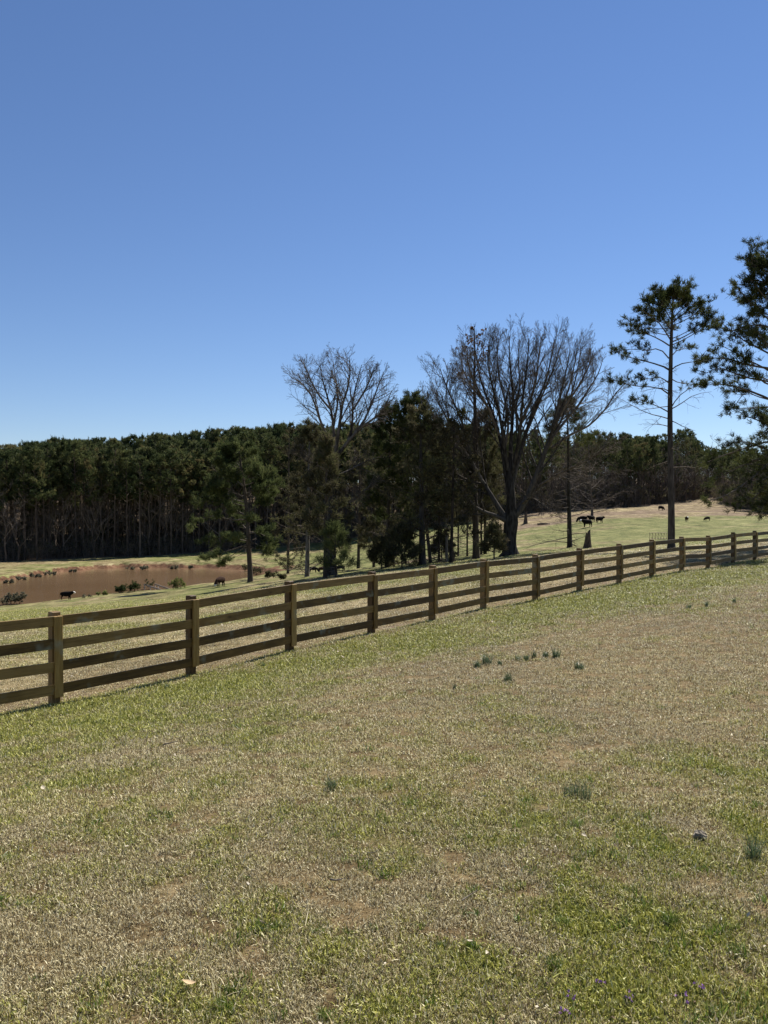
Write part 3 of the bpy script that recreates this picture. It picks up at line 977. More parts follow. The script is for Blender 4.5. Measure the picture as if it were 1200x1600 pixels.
def big_bare_tree():
    base = at(797, 867, 50, 100); Z = base.y
    px = Z / F                                             # metres per photo pixel there
    root = thing('bare_oak_tree', 'broad leafless tree with a thick forked dark trunk and wide fan of bare branches', 'tree', base)
    r = random.Random(31)
    tr = resample(px_pts(base, Z, [(797, 872), (797, 862), (796, 850), (797, 830), (799, 812), (799, 795), (798, 770), (797, 735)]), 16)
    rd = [19 * px, 17 * px, 13 * px, 11.5 * px, 10.8 * px, 10.4 * px, 10.5 * px, 11 * px, 11 * px, 10 * px, 8.6 * px, 7.6 * px, 7 * px, 6.3 * px, 5.4 * px, 4.6 * px]
    trunk_obj(tr, rd, GREY_BARK, root, 14)
    limbs = [  # photo line, start radius px, lean in depth
        ([(793, 815), (775, 806), (757, 800), (740, 790), (726, 772), (712, 752), (700, 735)], 4.2, -3),
        ([(792, 812), (779, 793), (768, 775), (757, 757), (747, 742), (733, 716), (716, 690), (700, 658), (684, 625), (676, 590)], 5.0, 3),
        ([(757, 757), (741, 733), (733, 700), (722, 660), (708, 625), (695, 590), (688, 565)], 3.2, -4),
        ([(797, 770), (790, 740), (786, 710), (780, 680), (770, 645), (758, 610), (749, 575), (744, 540), (740, 518)], 4.2, 4),
        ([(794, 735), (788, 700), (784, 665), (776, 630), (768, 590), (762, 550), (764, 515)], 3.8, -4),
        ([(797, 735), (798, 700), (800, 665), (802, 625), (799, 580), (796, 540), (796, 505)], 4.0, 2),
        ([(799, 745), (806, 710), (812, 680), (815, 640), (819, 600), (824, 555), (826, 508)], 4.0, -5),
        ([(800, 755), (811, 715), (821, 680), (832, 645), (845, 610), (857, 570), (863, 530), (868, 504)], 3.9, 5),
        ([(802, 810), (814, 795), (826, 772), (838, 742), (849, 712), (858, 690), (866, 660), (874, 622), (881, 585), (887, 555), (891, 530)], 5.6, -2),
        ([(849, 712), (860, 680), (876, 640), (889, 600), (897, 560), (902, 525)], 3.0, 5),
        ([(858, 690), (880, 662), (905, 630), (921, 600), (934, 575), (940, 555)], 2.6, 3),
        ([(862, 700), (890, 680), (920, 665), (945, 640), (962, 610), (978, 590)], 2.4, -4),
        ([(826, 772), (845, 757), (870, 742), (900, 728), (930, 712), (955, 690)], 2.2, -5),
        ([(812, 790), (830, 778), (850, 790), (870, 800)], 1.6, -6),
        ([(757, 757), (735, 752), (712, 740), (690, 722), (672, 700), (665, 676)], 2.3, 5),
        ([(733, 716), (712, 696), (692, 668), (672, 640), (664, 610)], 2.3, 0),
        ([(770, 645), (752, 620), (733, 590), (722, 560), (720, 535)], 2.0, 3),
        ([(786, 710), (794, 670), (790, 630), (780, 580), (777, 540), (780, 510)], 2.4, 0),
        ([(815, 660), (830, 620), (838, 580), (842, 540), (846, 506)], 2.4, -3),
        ([(860, 680), (880, 640), (902, 600), (918, 565), (926, 538)], 2.4, -4),
        ([(849, 712), (868, 675), (884, 640), (897, 595), (905, 550), (908, 522)], 2.4, 4),
        ([(757, 757), (738, 722), (716, 690), (700, 650), (697, 610), (702, 570)], 2.4, -2),
        ([(821, 680), (838, 640), (852, 600), (866, 560), (876, 520)], 2.2, -5),
        ([(780, 680), (764, 640), (746, 600), (732, 560), (730, 535)], 2.2, -6),
        ([(812, 680), (806, 640), (812, 600), (810, 550), (812, 510)], 2.2, 6),
    ]
    par = [dict(wob=.05, up=.03, kids=17, ang=(20, 44), ratio=0.37, rr=0.46, t0=0.22, k=6),
           dict(wob=.09, up=.06, kids=9, ang=(22, 44), ratio=0.52, rr=0.55, t0=0.15, k=4, n=5),
           dict(wob=.12, up=.06, kids=8, ang=(22, 44), ratio=0.55, rr=0.6, t0=0.15, k=3, n=4),
           dict(wob=.12, up=.06, kids=4, ang=(20, 45), ratio=0.7, rr=0.7, t0=0.2, k=3, n=3, rmin=0.009)]
    tips = []
    for k, (pl, rad, dep) in enumerate(limbs):
        pl = [(x, y + 22 * max(0, (640 - y) / 140)) for x, y in pl]
        P = resample(px_pts(base, Z, pl, dep), 11)
        rads = lin(rad * px, 0.55 * px, 11, 0.85)
        S = Sticks(); S.add(P, rads, 8)
        L = sum((P[i + 1] - P[i]).length for i in range(10))
        side_branches(S, P, rads, L, 0, r, par, tips)
        g = Geo(); S.into(g)
        g.obj('limb', [GREY_BARK if rad > 3 else TWIG_BARK], root)
    return root


def narrow_bare_tree():
    """the tall thin dark tree in front and left of the big bare one, with dead leaves in its top"""
    base = at(744, 873, 50, 90); Z = base.y; px = Z / F
    root = thing('bare_gum_tree', 'tall thin dark tree with dead leaves in its top, left of the broad bare tree', 'tree', base)
    r = random.Random(5)
    P = resample(px_pts(base, Z, [(744, 878), (744, 862), (743, 820), (742, 760), (743, 700), (742, 640), (741, 590), (742, 550), (741, 512)]), 20)
    rads = flare(lin(6.3 * px, 0.6 * px, 20, 0.9), 0.5)
    trunk_obj(P, rads, PINE_BARK, root, 10)
    S = Sticks(); tips = []
    par = [dict(wob=.05, up=.03, kids=8, ang=(28, 55), ratio=0.4, rr=0.5, t0=0.15, k=5),
           dict(wob=.10, up=.06, kids=5, ang=(25, 50), ratio=0.5, rr=0.6, t0=0.2, k=3, n=5),
           dict(wob=.12, up=.05, kids=3, ang=(25, 50), ratio=0.5, rr=0.6, t0=0.2, k=3, n=4, rmin=0.006)]
    for k in range(26):
        t = 0.42 + 0.56 * k / 26
        i = min(int(t * 19), 18); p = P[i].lerp(P[i + 1], t * 19 - i)
        az = r.uniform(0, 6.28); el = R(r.uniform(35, 60))
        L = (0.9 - 0.55 * abs(t - 0.55)) * 5.2 * (1.12 - t) / 0.55
        L = min(L, 5.0) * r.uniform(0.7, 1.1)
        branchy(S, p, (math.cos(az) * math.cos(el), math.sin(az) * math.cos(el), math.sin(el)), L, rads[i] * 0.42, 0, r, par, tips)
    g = Geo(); S.into(g); g.obj('branches', [TWIG_BARK], root)
    top = [t for t in tips if t[0].z > (base.z * -1 - (600 - 800) / F * Z)]
    top = [t for t in top if r.random() < 0.6]
    g = Geo(); needles(g, [t[0] for t in top], [t[1] for t in top], 0.13, 3, 0.12, 0, 1.0)
    g.obj('dead_leaves', [DEADLEAF], root)
    return root


def left_bare_tree():
    base = at(518, 899, 60, 130); Z = base.y; px = Z / F
    root = thing('bare_hickory_tree', 'leafless tree with rounded bare crown and very thick trunk, left of the evergreen clump', 'tree', base)
    r = random.Random(17)
    P = resample(px_pts(base, Z, [(518, 904), (518, 890), (517, 860), (518, 820), (520, 780), (523, 745), (524, 710)]), 14)
    rads = flare(lin(9.2 * px, 5.2 * px, 14), 0.55)
    trunk_obj(P, rads, GREY_BARK, root, 12)
    limbs = [([(524, 712), (522, 690), (521, 665), (517, 640), (510, 615), (503, 590), (500, 568)], 3.4, 2),
             ([(522, 700), (508, 675), (497, 648), (488, 620), (472, 600), (455, 590)], 2.6, -3),
             ([(524, 712), (527, 685), (531, 660), (535, 632), (545, 600), (547, 572), (545, 558)], 3.6, -2),
             ([(524, 715), (538, 698), (548, 680), (551, 650), (552, 620), (560, 590), (565, 570)], 3.4, 3),
             ([(538, 698), (553, 680), (572, 662), (590, 650), (603, 632), (612, 610)], 3.0, -3),
             ([(553, 680), (570, 655), (583, 625), (592, 600), (600, 582)], 2.4, 2),
             ([(552, 640), (570, 610), (580, 588), (585, 575)], 1.8, 0),
             ([(517, 640), (500, 620), (486, 595), (478, 575), (472, 565)], 1.9, 2),
             ([(521, 665), (528, 625), (524, 590), (520, 562)], 2.0, 4),
             ([(523, 745), (545, 735), (570, 722), (598, 712)], 2.0, 3),
             ([(522, 740), (500, 730), (478, 720), (460, 700)], 1.8, -3),
             ([(520, 800), (545, 785), (570, 765), (590, 752)], 1.6, -2)]
    par = [dict(wob=.05, up=.02, kids=17, ang=(25, 52), ratio=0.42, rr=0.5, t0=0.25, k=6),
           dict(wob=.12, up=.05, kids=9, ang=(25, 55), ratio=0.50, rr=0.55, t0=0.15, k=4, n=5),
           dict(wob=.15, up=.05, kids=5, ang=(25, 55), ratio=0.5, rr=0.6, t0=0.15, k=3, n=4),
           dict(wob=.18, up=.04, kids=4, ang=(25, 55), ratio=0.6, rr=0.7, t0=0.2, k=3, n=3, rmin=0.009)]
    for pl, rad, dep in limbs:
        Q = resample(px_pts(base, Z, pl, dep), 9)
        rd = lin(rad * px, 0.5 * px, 9, 0.85)
        S = Sticks(); S.add(Q, rd, 7)
        side_branches(S, Q, rd, sum((Q[i + 1] - Q[i]).length for i in range(8)), 0, r, par)
        g = Geo(); S.into(g); g.obj('limb', [TWIG_BARK], root)
    return root


def foliage_limb(S, tufts, P, rads, r, reach, dens, droop=0.0, ntw=7, t0=0.35):
    """secondary branches and needle tufts on a pine limb"""
    n = len(P)
    S.add(P, rads, 5)
    for c in range(ntw):
        t = t0 + (1 - t0) * (c + r.random()) / ntw
        i = min(int(t * (n - 1)), n - 2); f = t * (n - 1) - i
        pos = P[i].lerp(P[i + 1], f); dd = (P[i + 1] - P[i]).normalized()
        side = dd.cross(rv(r)).normalized(); side.z = side.z * 0.5 + 0.12 - droop
        ang = R(r.uniform(30, 65))
        d2 = (dd * math.cos(ang) + side * math.sin(ang)).normalized()
        L = reach * (1.1 - 0.6 * t) * r.uniform(0.5, 1.2)
        q = curve_pts(pos, d2, L, 4, .12, .08 - droop * 0.5, r)
        rr0 = max(rads[i] * 0.5, 0.012)
        S.add(q, lin(rr0, 0.008, 4), 3)
        m = max(2, int(dens * L / 0.30))
        for s in range(m):
            tt = 0.35 + 0.65 * (s + r.random()) / m
            j = min(int(tt * 3), 2); pp = q[j].lerp(q[j + 1], tt * 3 - j)
            off = rv(r, 0.16 * min(reach, 2.0))
            tufts.append((pp + off, (q[j + 1] - q[j]).normalized() + Vector((0, 0, .35))))
            if r.random() < 0.5:
                S.add([pp - (off * 0.2), pp + off * 0.6, pp + off], [0.012, 0.009, 0.006], 3)
    tufts.append((P[-1], (P[-1] - P[-2]).normalized()))


def pine(root, P, rads, r, limbs, tuft=0.28, cnt=14, wid=0.035, m_leaf=None, m_bark=None, tw_bark=None, spread=0.75, dead=None, k=10, dens=1.0, join=True):
    trunk_obj(P, rads, m_bark or PINE_BARK, root, k)
    S = Sticks(); tufts = []
    for (Q, r0, reach, d, ntw, t0) in limbs:
        foliage_limb(S, tufts, Q, lin(r0, 0.012, len(Q), 0.9), r, reach, d * dens, 0.0, ntw, t0)
    for (Q, r0) in dead or []:
        par = [dict(wob=.1, up=-.01, kids=6, ang=(30, 65), ratio=0.4, rr=0.5, t0=0.2, k=4),
               dict(wob=.16, up=-.01, kids=4, ang=(30, 60), ratio=0.5, rr=0.6, t0=0.2, k=3, n=4),
               dict(wob=.18, up=-.02, kids=3, ang=(30, 60), ratio=0.5, rr=0.6, t0=0.2, k=3, n=4, rmin=0.005)]
        rd = lin(r0, 0.01, len(Q), 0.9); S.add(Q, rd, 4)
        side_branches(S, Q, rd, sum((Q[i + 1] - Q[i]).length for i in range(len(Q) - 1)), 0, r, par)
    g = Geo(); S.into(g); g.obj('branches', [tw_bark or TWIG_BARK], root)
    if tufts:
        g = Geo()
        TP = np.array([tuple(t[0]) for t in tufts]); TD = np.array([tuple(t[1]) for t in tufts])
        tint = np.clip(0.5 + (fbm(TP[:, 0] / 1.2, TP[:, 2] / 1.2, 9, 2) - 0.5) * 1.1 + rng.normal(0, .13, len(TP)), 0, 1)
        needles(g, TP, TD, tuft, int(cnt * 1.6), wid * 0.58, 0, spread, tint)
        g.obj('needle_foliage', [m_leaf or NEEDLE], root)
    return root


def auto_limbs(P, rads, r, t0, t1, n, reachf, el=(5, 35), side=None, dens=1.0, twr=1.2, up=0.05, ntw=7, tt0=0.35):
    out = []
    m = len(P)
    for k in range(n):
        t = t0 + (t1 - t0) * (k + r.random() * 0.7) / n
        i = min(int(t * (m - 1)), m - 2); p = P[i].lerp(P[i + 1], t * (m - 1) - i)
        az = k * 2.4 + r.uniform(-.5, .5)
        if side is not None and r.random() < side[1]: az = side[0] + r.gauss(0, .6)
        f = (t - t0) / (t1 - t0)
        L = reachf(f) * r.uniform(0.75, 1.2)
        e = R(r.uniform(*el) + 25 * f)
        Q = curve_pts(p, (math.cos(az) * math.cos(e), math.sin(az) * math.cos(e), math.sin(e)), L, 6, .07, up, r)
        out.append((Q, max(rads[i] * 0.33, 0.02), twr * (0.6 + 0.4 * L / 4), dens, ntw, tt0))
    return out


def dead_limbs(P, rads, r, t0, t1, n, L0, el=(-15, 20), up=-0.02):
    out = []; m = len(P)
    for k in range(n):
        t = t0 + (t1 - t0) * (k + r.random()) / n
        i = min(int(t * (m - 1)), m - 2); p = P[i].lerp(P[i + 1], t * (m - 1) - i)
        az = k * 2.4 + r.uniform(-.6, .6); e = R(r.uniform(*el))
        Q = curve_pts(p, (math.cos(az) * math.cos(e), math.sin(az) * math.cos(e), math.sin(e)), L0 * r.uniform(.5, 1.2), 5, .1, up, r)
        out.append((Q, max(rads[i] * 0.2, 0.015)))
    return out


def limb_px(base, Z, px, pl, rad, dep, reach=1.3, dens=1.0, ntw=9, t0=0.3, n=7):
    return (resample(px_pts(base, Z, pl, dep), n), rad * px, reach, dens, ntw, t0)


def tall_pine():
    """the lone tall pine right of centre"""
    base = at(1048, 857, 45, 90); Z = base.y; px = Z / F
    root = thing('tall_pine', 'tallest lone pine with a long bare trunk and open irregular crown, standing behind the fence', 'tree', base)
    r = random.Random(3)
    P = resample(px_pts(base, Z, [(1049, 862), (1049, 845), (1049, 800), (1048, 740), (1047, 680), (1047, 620), (1048, 570), (1049, 530), (1050, 500), (1051, 478), (1052, 464)]), 24)
    rads = flare(lin(5.6 * px, 0.7 * px, 24, 1.25), 0.45)
    L = lambda pl, rad=1.5, dep=0, reach=1.1, dens=.9, ntw=9, t0=.45: limb_px(base, Z, px, pl, rad, dep, reach, dens, ntw, t0)
    limbs = [L([(1046, 578), (1035, 572), (1015, 566), (992, 560), (972, 556), (957, 545)], 1.7, 1.5, 1.2, 1.0, 12, .35),
             L([(1045, 560), (1030, 545), (1012, 548), (990, 545), (966, 549)], 1.1, -1.5, 1.0, 1.0, 9, .35),
             L([(1046, 540), (1030, 530), (1012, 522), (997, 515), (990, 500)], 1.3, 1.5, 1.1, 1.0, 10, .3),
             L([(1047, 530), (1030, 505), (1012, 492), (1002, 482)], 1.2, -1.2, 1.1, 1.1, 10, .25),
             L([(1048, 515), (1033, 494), (1020, 480), (1008, 474)], 1.1, 1, 1.1, 1.2, 9, .2),
             L([(1049, 500), (1038, 482), (1030, 468), (1026, 462)], .9, -.8, .9, 1.3, 8, .15),
             L([(1051, 484), (1060, 470), (1068, 464), (1075, 466)], .8, 1, .9, 1.3, 8, .15),
             L([(1050, 498), (1064, 485), (1078, 476), (1090, 476)], 1.0, -1, 1.0, 1.2, 9, .15),
             L([(1050, 505), (1066, 492), (1082, 480), (1094, 478)], 1.0, 1.5, 1.0, 1.1, 9, .2),
             L([(1048, 535), (1065, 528), (1080, 520), (1098, 510), (1113, 492)], 1.2, 0, .9, .9, 11, .4),
             L([(1048, 540), (1070, 530), (1090, 518), (1106, 512), (1117, 503)], .9, 1.5, .7, .8, 8, .5),
             L([(1047, 580), (1060, 570), (1078, 566), (1096, 563), (1115, 548)], 1.2, -1, .9, .5, 8, .5),
             L([(1048, 618), (1030, 606), (1008, 604), (985, 602), (965, 595), (952, 592)], 1.3, 0, 1.0, .6, 10, .45),
             L([(1047, 600), (1032, 590), (1015, 592), (998, 590)], 1.1, -2, 1.0, .8, 9, .3),
             L([(1047, 590), (1058, 597), (1078, 600), (1100, 601)], 1.0, 2, .8, .6, 8, .5),
             L([(1047, 560), (1057, 548), (1070, 545), (1083, 540)], 1.0, 2, .9, .9, 8, .3),
             L([(1047, 645), (1030, 636), (1010, 628), (990, 622)], 1.2, 1, .9, .6, 8, .4),
             L([(1051, 480), (1046, 468), (1042, 460)], .6, 0, .7, 1.4, 6, .1),
             L([(1051, 474), (1052, 464), (1054, 456)], .6, 0, .6, 1.5, 6, .1)]
    limbs += auto_limbs(P, rads, r, 0.70, 0.99, 24, lambda f: 3.3 * (1 - f) ** 0.7 + 0.35, (0, 20), dens=.8, twr=1.0)
    dead = [(resample(px_pts(base, Z, pl, dep), 6), 1.0 * px) for pl, dep in
            [([(1047, 655), (1030, 650), (1010, 645), (985, 632), (960, 618)], 0), ([(1047, 640), (1062, 632), (1085, 617), (1112, 612)], 0),
             ([(1047, 640), (1060, 620), (1080, 606), (1100, 603)], -1), ([(1047, 612), (1030, 606), (1000, 612)], 2)]]
    dead += dead_limbs(P, rads, r, 0.30, 0.62, 12, 2.2)
    pine(root, P, rads, r, limbs, 0.28, 17, 0.06, NEEDLE, GREY_BARK, dead=dead, k=12, spread=0.9)
    return root


def right_pine():
    """the big near pine whose crown comes in from the right edge"""
    base = on(1232, 44.0); Z = 44.0; px = Z / F
    root = thing('edge_pine', 'large near pine reaching in from the right edge with drooping dark needle boughs', 'tree', base)
    r = random.Random(11)
    P = resample(px_pts(base, Z, [(1234, 880), (1234, 850), (1233, 760), (1232, 660), (1230, 560), (1226, 490), (1222, 430), (1219, 395)]), 22)
    rads = flare(lin(10 * px, 1.2 * px, 22, 1.1), 0.4)
    L = lambda pl, rad=2.2, dep=0, reach=1.2, dens=1.0, ntw=12, t0=.2: limb_px(base, Z, px, pl, rad, dep, reach, dens, ntw, t0, 8)
    limbs = [L([(1222, 425), (1212, 416), (1200, 408), (1190, 412)], 1.5, 0, .9, 1.2, 9, .1),
             L([(1222, 440), (1205, 428), (1188, 420), (1174, 420)], 1.6, .8, .9, 1.3, 10, .1),
             L([(1224, 452), (1205, 444), (1182, 438), (1165, 440)], 1.7, -.8, .9, 1.4, 11, .1),
             L([(1224, 465), (1205, 460), (1182, 462), (1163, 470)], 1.7, .5, .9, 1.4, 11, .15),
             L([(1226, 500), (1205, 492), (1180, 490), (1160, 498)], 1.8, -.6, .9, 1.2, 11, .2),
             L([(1228, 520), (1200, 510), (1170, 508), (1140, 518), (1122, 515)], 2.0, .6, .9, 1.0, 13, .25),
             L([(1229, 545), (1205, 540), (1182, 525), (1160, 520)], 1.8, 1.2, .9, 1.2, 11, .25),
             L([(1230, 580), (1200, 575), (1168, 570), (1135, 560), (1108, 560), (1094, 566)], 2.4, 0, 1.0, 1.15, 15, .3),
             L([(1231, 600), (1195, 595), (1160, 588), (1125, 575), (1100, 585)], 2.0, -1.0, 1.0, 1.1, 13, .3),
             L([(1232, 640), (1205, 625), (1175, 612), (1145, 603), (1120, 600), (1100, 603)], 2.6, .5, .8, .9, 12, .45),
             L([(1205, 625), (1185, 620), (1165, 612), (1140, 612)], 1.2, 1, .7, .8, 8, .4),
             L([(1233, 680), (1205, 668), (1188, 655), (1182, 648)], 2.0, .5, .8, 1.2, 10, .3),
             L([(1233, 690), (1200, 690), (1165, 700), (1130, 712), (1105, 722)], 2.3, 1.0, 1.0, .8, 13, .25),
             L([(1233, 705), (1205, 720), (1178, 745), (1150, 765), (1125, 778), (1100, 782)], 2.3, -.8, 1.0, .85, 14, .2),
             L([(1233, 720), (1210, 740), (1190, 765), (1172, 785), (1150, 795)], 2.0, .5, 1.0, .9, 12, .2),
             L([(1233, 700), (1200, 712), (1165, 725), (1132, 742), (1112, 758)], 2.0, 2.2, 1.0, .8, 13, .2),
             L([(1233, 735), (1215, 760), (1200, 780), (1188, 800)], 1.8, -1.5, 1.0, .9, 11, .15),
             L([(1233, 740), (1218, 755), (1200, 770), (1180, 776)], 1.8, 2.5, 1.0, .9, 11, .15),
             L([(1233, 715), (1205, 705), (1180, 695), (1155, 690), (1130, 696)], 1.8, -2.0, .9, .7, 11, .25)]
    limbs = [(q, a, b, c * (1.4 if q[-1].z > 8.2 else .85), n_ + (3 if q[-1].z > 8.2 else 0), t_) for (q, a, b, c, n_, t_) in limbs]
    limbs += auto_limbs(P, rads, r, 0.45, 0.99, 44, lambda f: 4.2 * (1 - f) ** 0.6 + 0.4, (0, 20), dens=1.5, twr=1.1)
    limbs += auto_limbs(P, rads, r, 0.30, 0.45, 5, lambda f: 3.2, (-25, 5), dens=.6, twr=1.0)
    for k in range(9):
        y = 640 + 18 * k
        limbs.append(L([(1233, y), (1219, y + 4), (1205, y + 12), (1192 - 2 * (k % 3), y + 22)], 1.5, (-1) ** k * 1.6, .9, 1.3, 10, .15))
    # the small hanging spray
    limbs.append(L([(1168, 612), (1158, 620), (1148, 634), (1140, 640)], .7, 0, .5, 1.8, 4, .7))
    pine(root, P, rads, r, limbs, 0.25, 19, 0.045, NEEDLE, PINE_BARK, k=12, spread=0.85, dead=dead_limbs(P, rads, r, 0.18, 0.6, 12, 3.0))
    return root


def pond_pine():
    base = at(391, 909, 90, 150); Z = base.y; px = Z / F
    root = thing('pond_pine', 'yellow-green pine with layered boughs leaning left, at the right end of the pond', 'tree', base)
    r = random.Random(23)
    P = resample(px_pts(base, Z, [(391, 914), (391, 900), (389, 860), (387, 820), (384, 780), (380, 750), (376, 725), (374, 705)]), 18)
    rads = flare(lin(4.6 * px, 0.7 * px, 18, 1.1), 0.4)
    L = lambda pl, rad=1.4, dep=0, reach=1.8, dens=1.2, ntw=10, t0=.3: limb_px(base, Z, px, pl, rad, dep, reach, dens, ntw, t0)
    limbs = [L([(383, 806), (365, 795), (345, 787), (322, 783), (304, 786)], 1.6, 0, 1.6, 1.2, 12, .3),
             L([(383, 812), (360, 812), (335, 806), (312, 812), (298, 822)], 1.3, 3, 1.6, 1.1, 11, .3),
             L([(385, 840), (362, 838), (338, 840), (315, 848)], 1.2, -2, 1.5, 1.0, 10, .35),
             L([(387, 850), (366, 858), (345, 864), (328, 872), (318, 870)], 1.2, 1, 1.3, 1.2, 10, .4),
             L([(387, 852), (372, 862), (355, 872), (342, 882)], 1.1, 3, 1.2, 1.2, 8, .5),
             L([(386, 835), (400, 832), (415, 838), (430, 850)], 1.2, -1, 1.4, 1.0, 9, .3),
             L([(387, 845), (405, 852), (418, 858), (424, 857)], .9, 1, .8, .9, 7, .6),
             L([(382, 790), (398, 775), (410, 762), (414, 752)], 1.2, 1, 1.6, 1.2, 10, .3),
             L([(382, 780), (362, 765), (342, 762), (326, 764)], 1.2, -2, 1.6, 1.3, 10, .3),
             L([(380, 760), (362, 745), (345, 742)], 1.1, 2, 1.6, 1.3, 9, .2),
             L([(378, 745), (392, 732), (404, 736)], 1.0, 0, 1.5, 1.2, 9, .2),
             L([(376, 730), (362, 716), (352, 712)], .9, 0, 1.3, 1.3, 8, .2)]
    limbs += auto_limbs(P, rads, r, 0.50, 0.99, 24, lambda f: 5.0 * (1 - f) ** 0.6 + 1.0, (0, 22), side=(math.pi, .25), dens=1.2, twr=1.5)
    limbs += auto_limbs(P, rads, r, 0.30, 0.52, 9, lambda f: 4.2, (-15, 8), side=(math.pi, .4), dens=.9, twr=1.4)
    limbs = [(q, a, b, c * 1.6, n_ + 3, t_) for (q, a, b, c, n_, t_) in limbs]
    pine(root, P, rads, r, limbs, 0.46, 14, 0.09, NEEDLE_PALE, PINE_BARK, k=8, spread=0.8, dead=dead_limbs(P, rads, r, .2, .55, 8, 2.5))
    return root


def generic_pine(name, label, px0, py0, ytop, w0, crown_t, width_px, seed, n=34, mleaf=None, mb=None, lean=0, dens=1.0, zr=(40, 140),
                 deadn=10, deadL=3.0, el=(0, 25), tuft=.40, wid=.075, cnt=12, shape=0.6, dead_t=(0.2, 0.6), group=None):
    base = at(px0, py0, *zr); Z = base.y; px = Z / F
    root = thing(name, label, 'tree', base, group=group)
    ytop += 14
    r = random.Random(seed)
    P = resample(px_pts(base, Z, [(px0, py0 + 4), (px0, py0 - 12), (px0 + lean * .3, py0 - (py0 - ytop) * .35), (px0 + lean * .6, py0 - (py0 - ytop) * .7), (px0 + lean, ytop)]), 18)
    rads = flare(lin(w0 * px, 0.5 * px, 18, 1.1), 0.45)
    W = width_px * px
    limbs = auto_limbs(P, rads, r, crown_t, 0.99, int(n * 1.15), lambda f: W * (1 - f) ** shape + 0.08 * W, el, dens=dens * 1.15, twr=max(1.0, W * .32))
    pine(root, P, rads, r, limbs, tuft, cnt, wid, mleaf or NEEDLE, mb or PINE_BARK, k=9, spread=0.9,
         dead=dead_limbs(P, rads, r, dead_t[0], dead_t[1], deadn, deadL))
    return root


def lower_brushy_tree(name, label, px0, py0, ytop, w0, width_px, seed, lean=0, mb=None, sprays=True, crown_t=0.15, zr=(40, 140), tw=None, n=26, kids=8, dens=.6):
    """trees whose crown is a dense brown mass of fine dead twigs with some green sprays"""
    base = at(px0, py0, *zr); Z = base.y; px = Z / F
    root = thing(name, label, 'tree', base)
    r = random.Random(seed)
    P = resample(px_pts(base, Z, [(px0, py0 + 4), (px0, py0 - 12), (px0 + lean * .3, py0 - (py0 - ytop) * .35), (px0 + lean * .6, py0 - (py0 - ytop) * .7), (px0 + lean, ytop)]), 18)
    rads = flare(lin(w0 * px, 0.5 * px, 18, 1.1), 0.5)
    trunk_obj(P, rads, mb or PINE_BARK, root, 10)
    S = Sticks(); tips = []
    par = [dict(wob=.07, up=.02, kids=kids, ang=(30, 60), ratio=0.42, rr=0.5, t0=0.15, k=5),
           dict(wob=.13, up=.0, kids=6, ang=(30, 60), ratio=0.5, rr=0.6, t0=0.15, k=3, n=5),
           dict(wob=.17, up=-.02, kids=4, ang=(30, 60), ratio=0.5, rr=0.65, t0=0.15, k=3, n=4, rmin=0.013)]
    W = width_px * px
    for k in range(n):
        t = crown_t + (0.98 - crown_t) * (k + r.random() * .6) / n
        i = min(int(t * 17), 16); p = P[i].lerp(P[i + 1], t * 17 - i)
        az = k * 2.4 + r.uniform(-.5, .5); e = R(r.uniform(-12, 25) + 30 * t)
        f = (t - crown_t) / (1 - crown_t)
        L = W * (0.35 + 0.65 * math.sin(math.pi * min(1, f * .75 + .28))) * r.uniform(.7, 1.15)
        branchy(S, p, (math.cos(az) * math.cos(e), math.sin(az) * math.cos(e), math.sin(e)), L, rads[i] * 0.3, 0, r, par, tips)
    g = Geo(); S.into(g); g.obj('branches', [tw or WEED_TWIG], root)
    if sprays:
        tt = [t for t in tips if r.random() < dens]
        if len(tt) > 4200: tt = r.sample(tt, 4200)
        TP = np.array([tuple(t[0]) for t in tt]); TD = np.array([tuple(t[1]) for t in tt])
        g = Geo(); needles(g, TP, TD, 0.36, 8, 0.085, 0, .9, np.clip(fbm(TP[:, 0] / 1.5, TP[:, 2] / 1.5, 4, 2) * 1.5 - .3, 0, 1))
        g.obj('green_sprays', [CEDAR], root)
    return root


big_bare_tree()
narrow_bare_tree()
left_bare_tree()
tall_pine()
right_pine()
pond_pine()
generic_pine('pine_tree', 'middling pine with drooping dead lower limbs, right of the broad bare tree', 890, 855, 612, 4.8, 0.72, 46, 41, n=26, mb=GREY_BARK,
             zr=(55, 100), deadn=26, deadL=4.6, dead_t=(0.18, 0.72), lean=-4, tuft=.36, wid=.06, shape=.75)
generic_pine('pine_tree', 'pale-trunked pine left of the thick double trunk near the red clay bank', 480, 901, 650, 4.6, 0.42, 42, 42, n=34, mb=PALE_BARK,
             mleaf=CEDAR, zr=(60, 130), deadn=16, dead_t=(.1, .6), lean=4)
generic_pine('pine_tree', 'slim dark pine pressed against the thick trunk of the bare left tree', 508, 903, 668, 4.2, 0.40, 40, 43, n=34, mleaf=CEDAR,
             zr=(60, 130), deadn=14, lean=3)
generic_pine('young_pine', 'low grey-green young pine with foliage across the thick left trunk', 524, 903, 812, 1.6, 0.28, 27, 44, n=16, mleaf=NEEDLE_PALE,
             zr=(60, 130), deadn=4, deadL=1.5, tuft=.40, dens=.5, wid=.05, dead_t=(.1, .4), shape=.5)
generic_pine('pine_tree', 'small dark pine with foliage hanging low, first trunk left of the evergreen clump', 584, 886, 720, 2.4, 0.34, 26, 45, n=34, mleaf=CEDAR, zr=(60, 130), deadn=10, shape=.4)
generic_pine('pine_tree', 'tall full-crowned pine forming the left top of the evergreen clump', 605, 886, 624, 4.6, 0.44, 46, 46, n=46, zr=(70, 140), deadn=18, dead_t=(.1, .4), lean=6, dens=1.25, mleaf=NEEDLE, shape=.45)
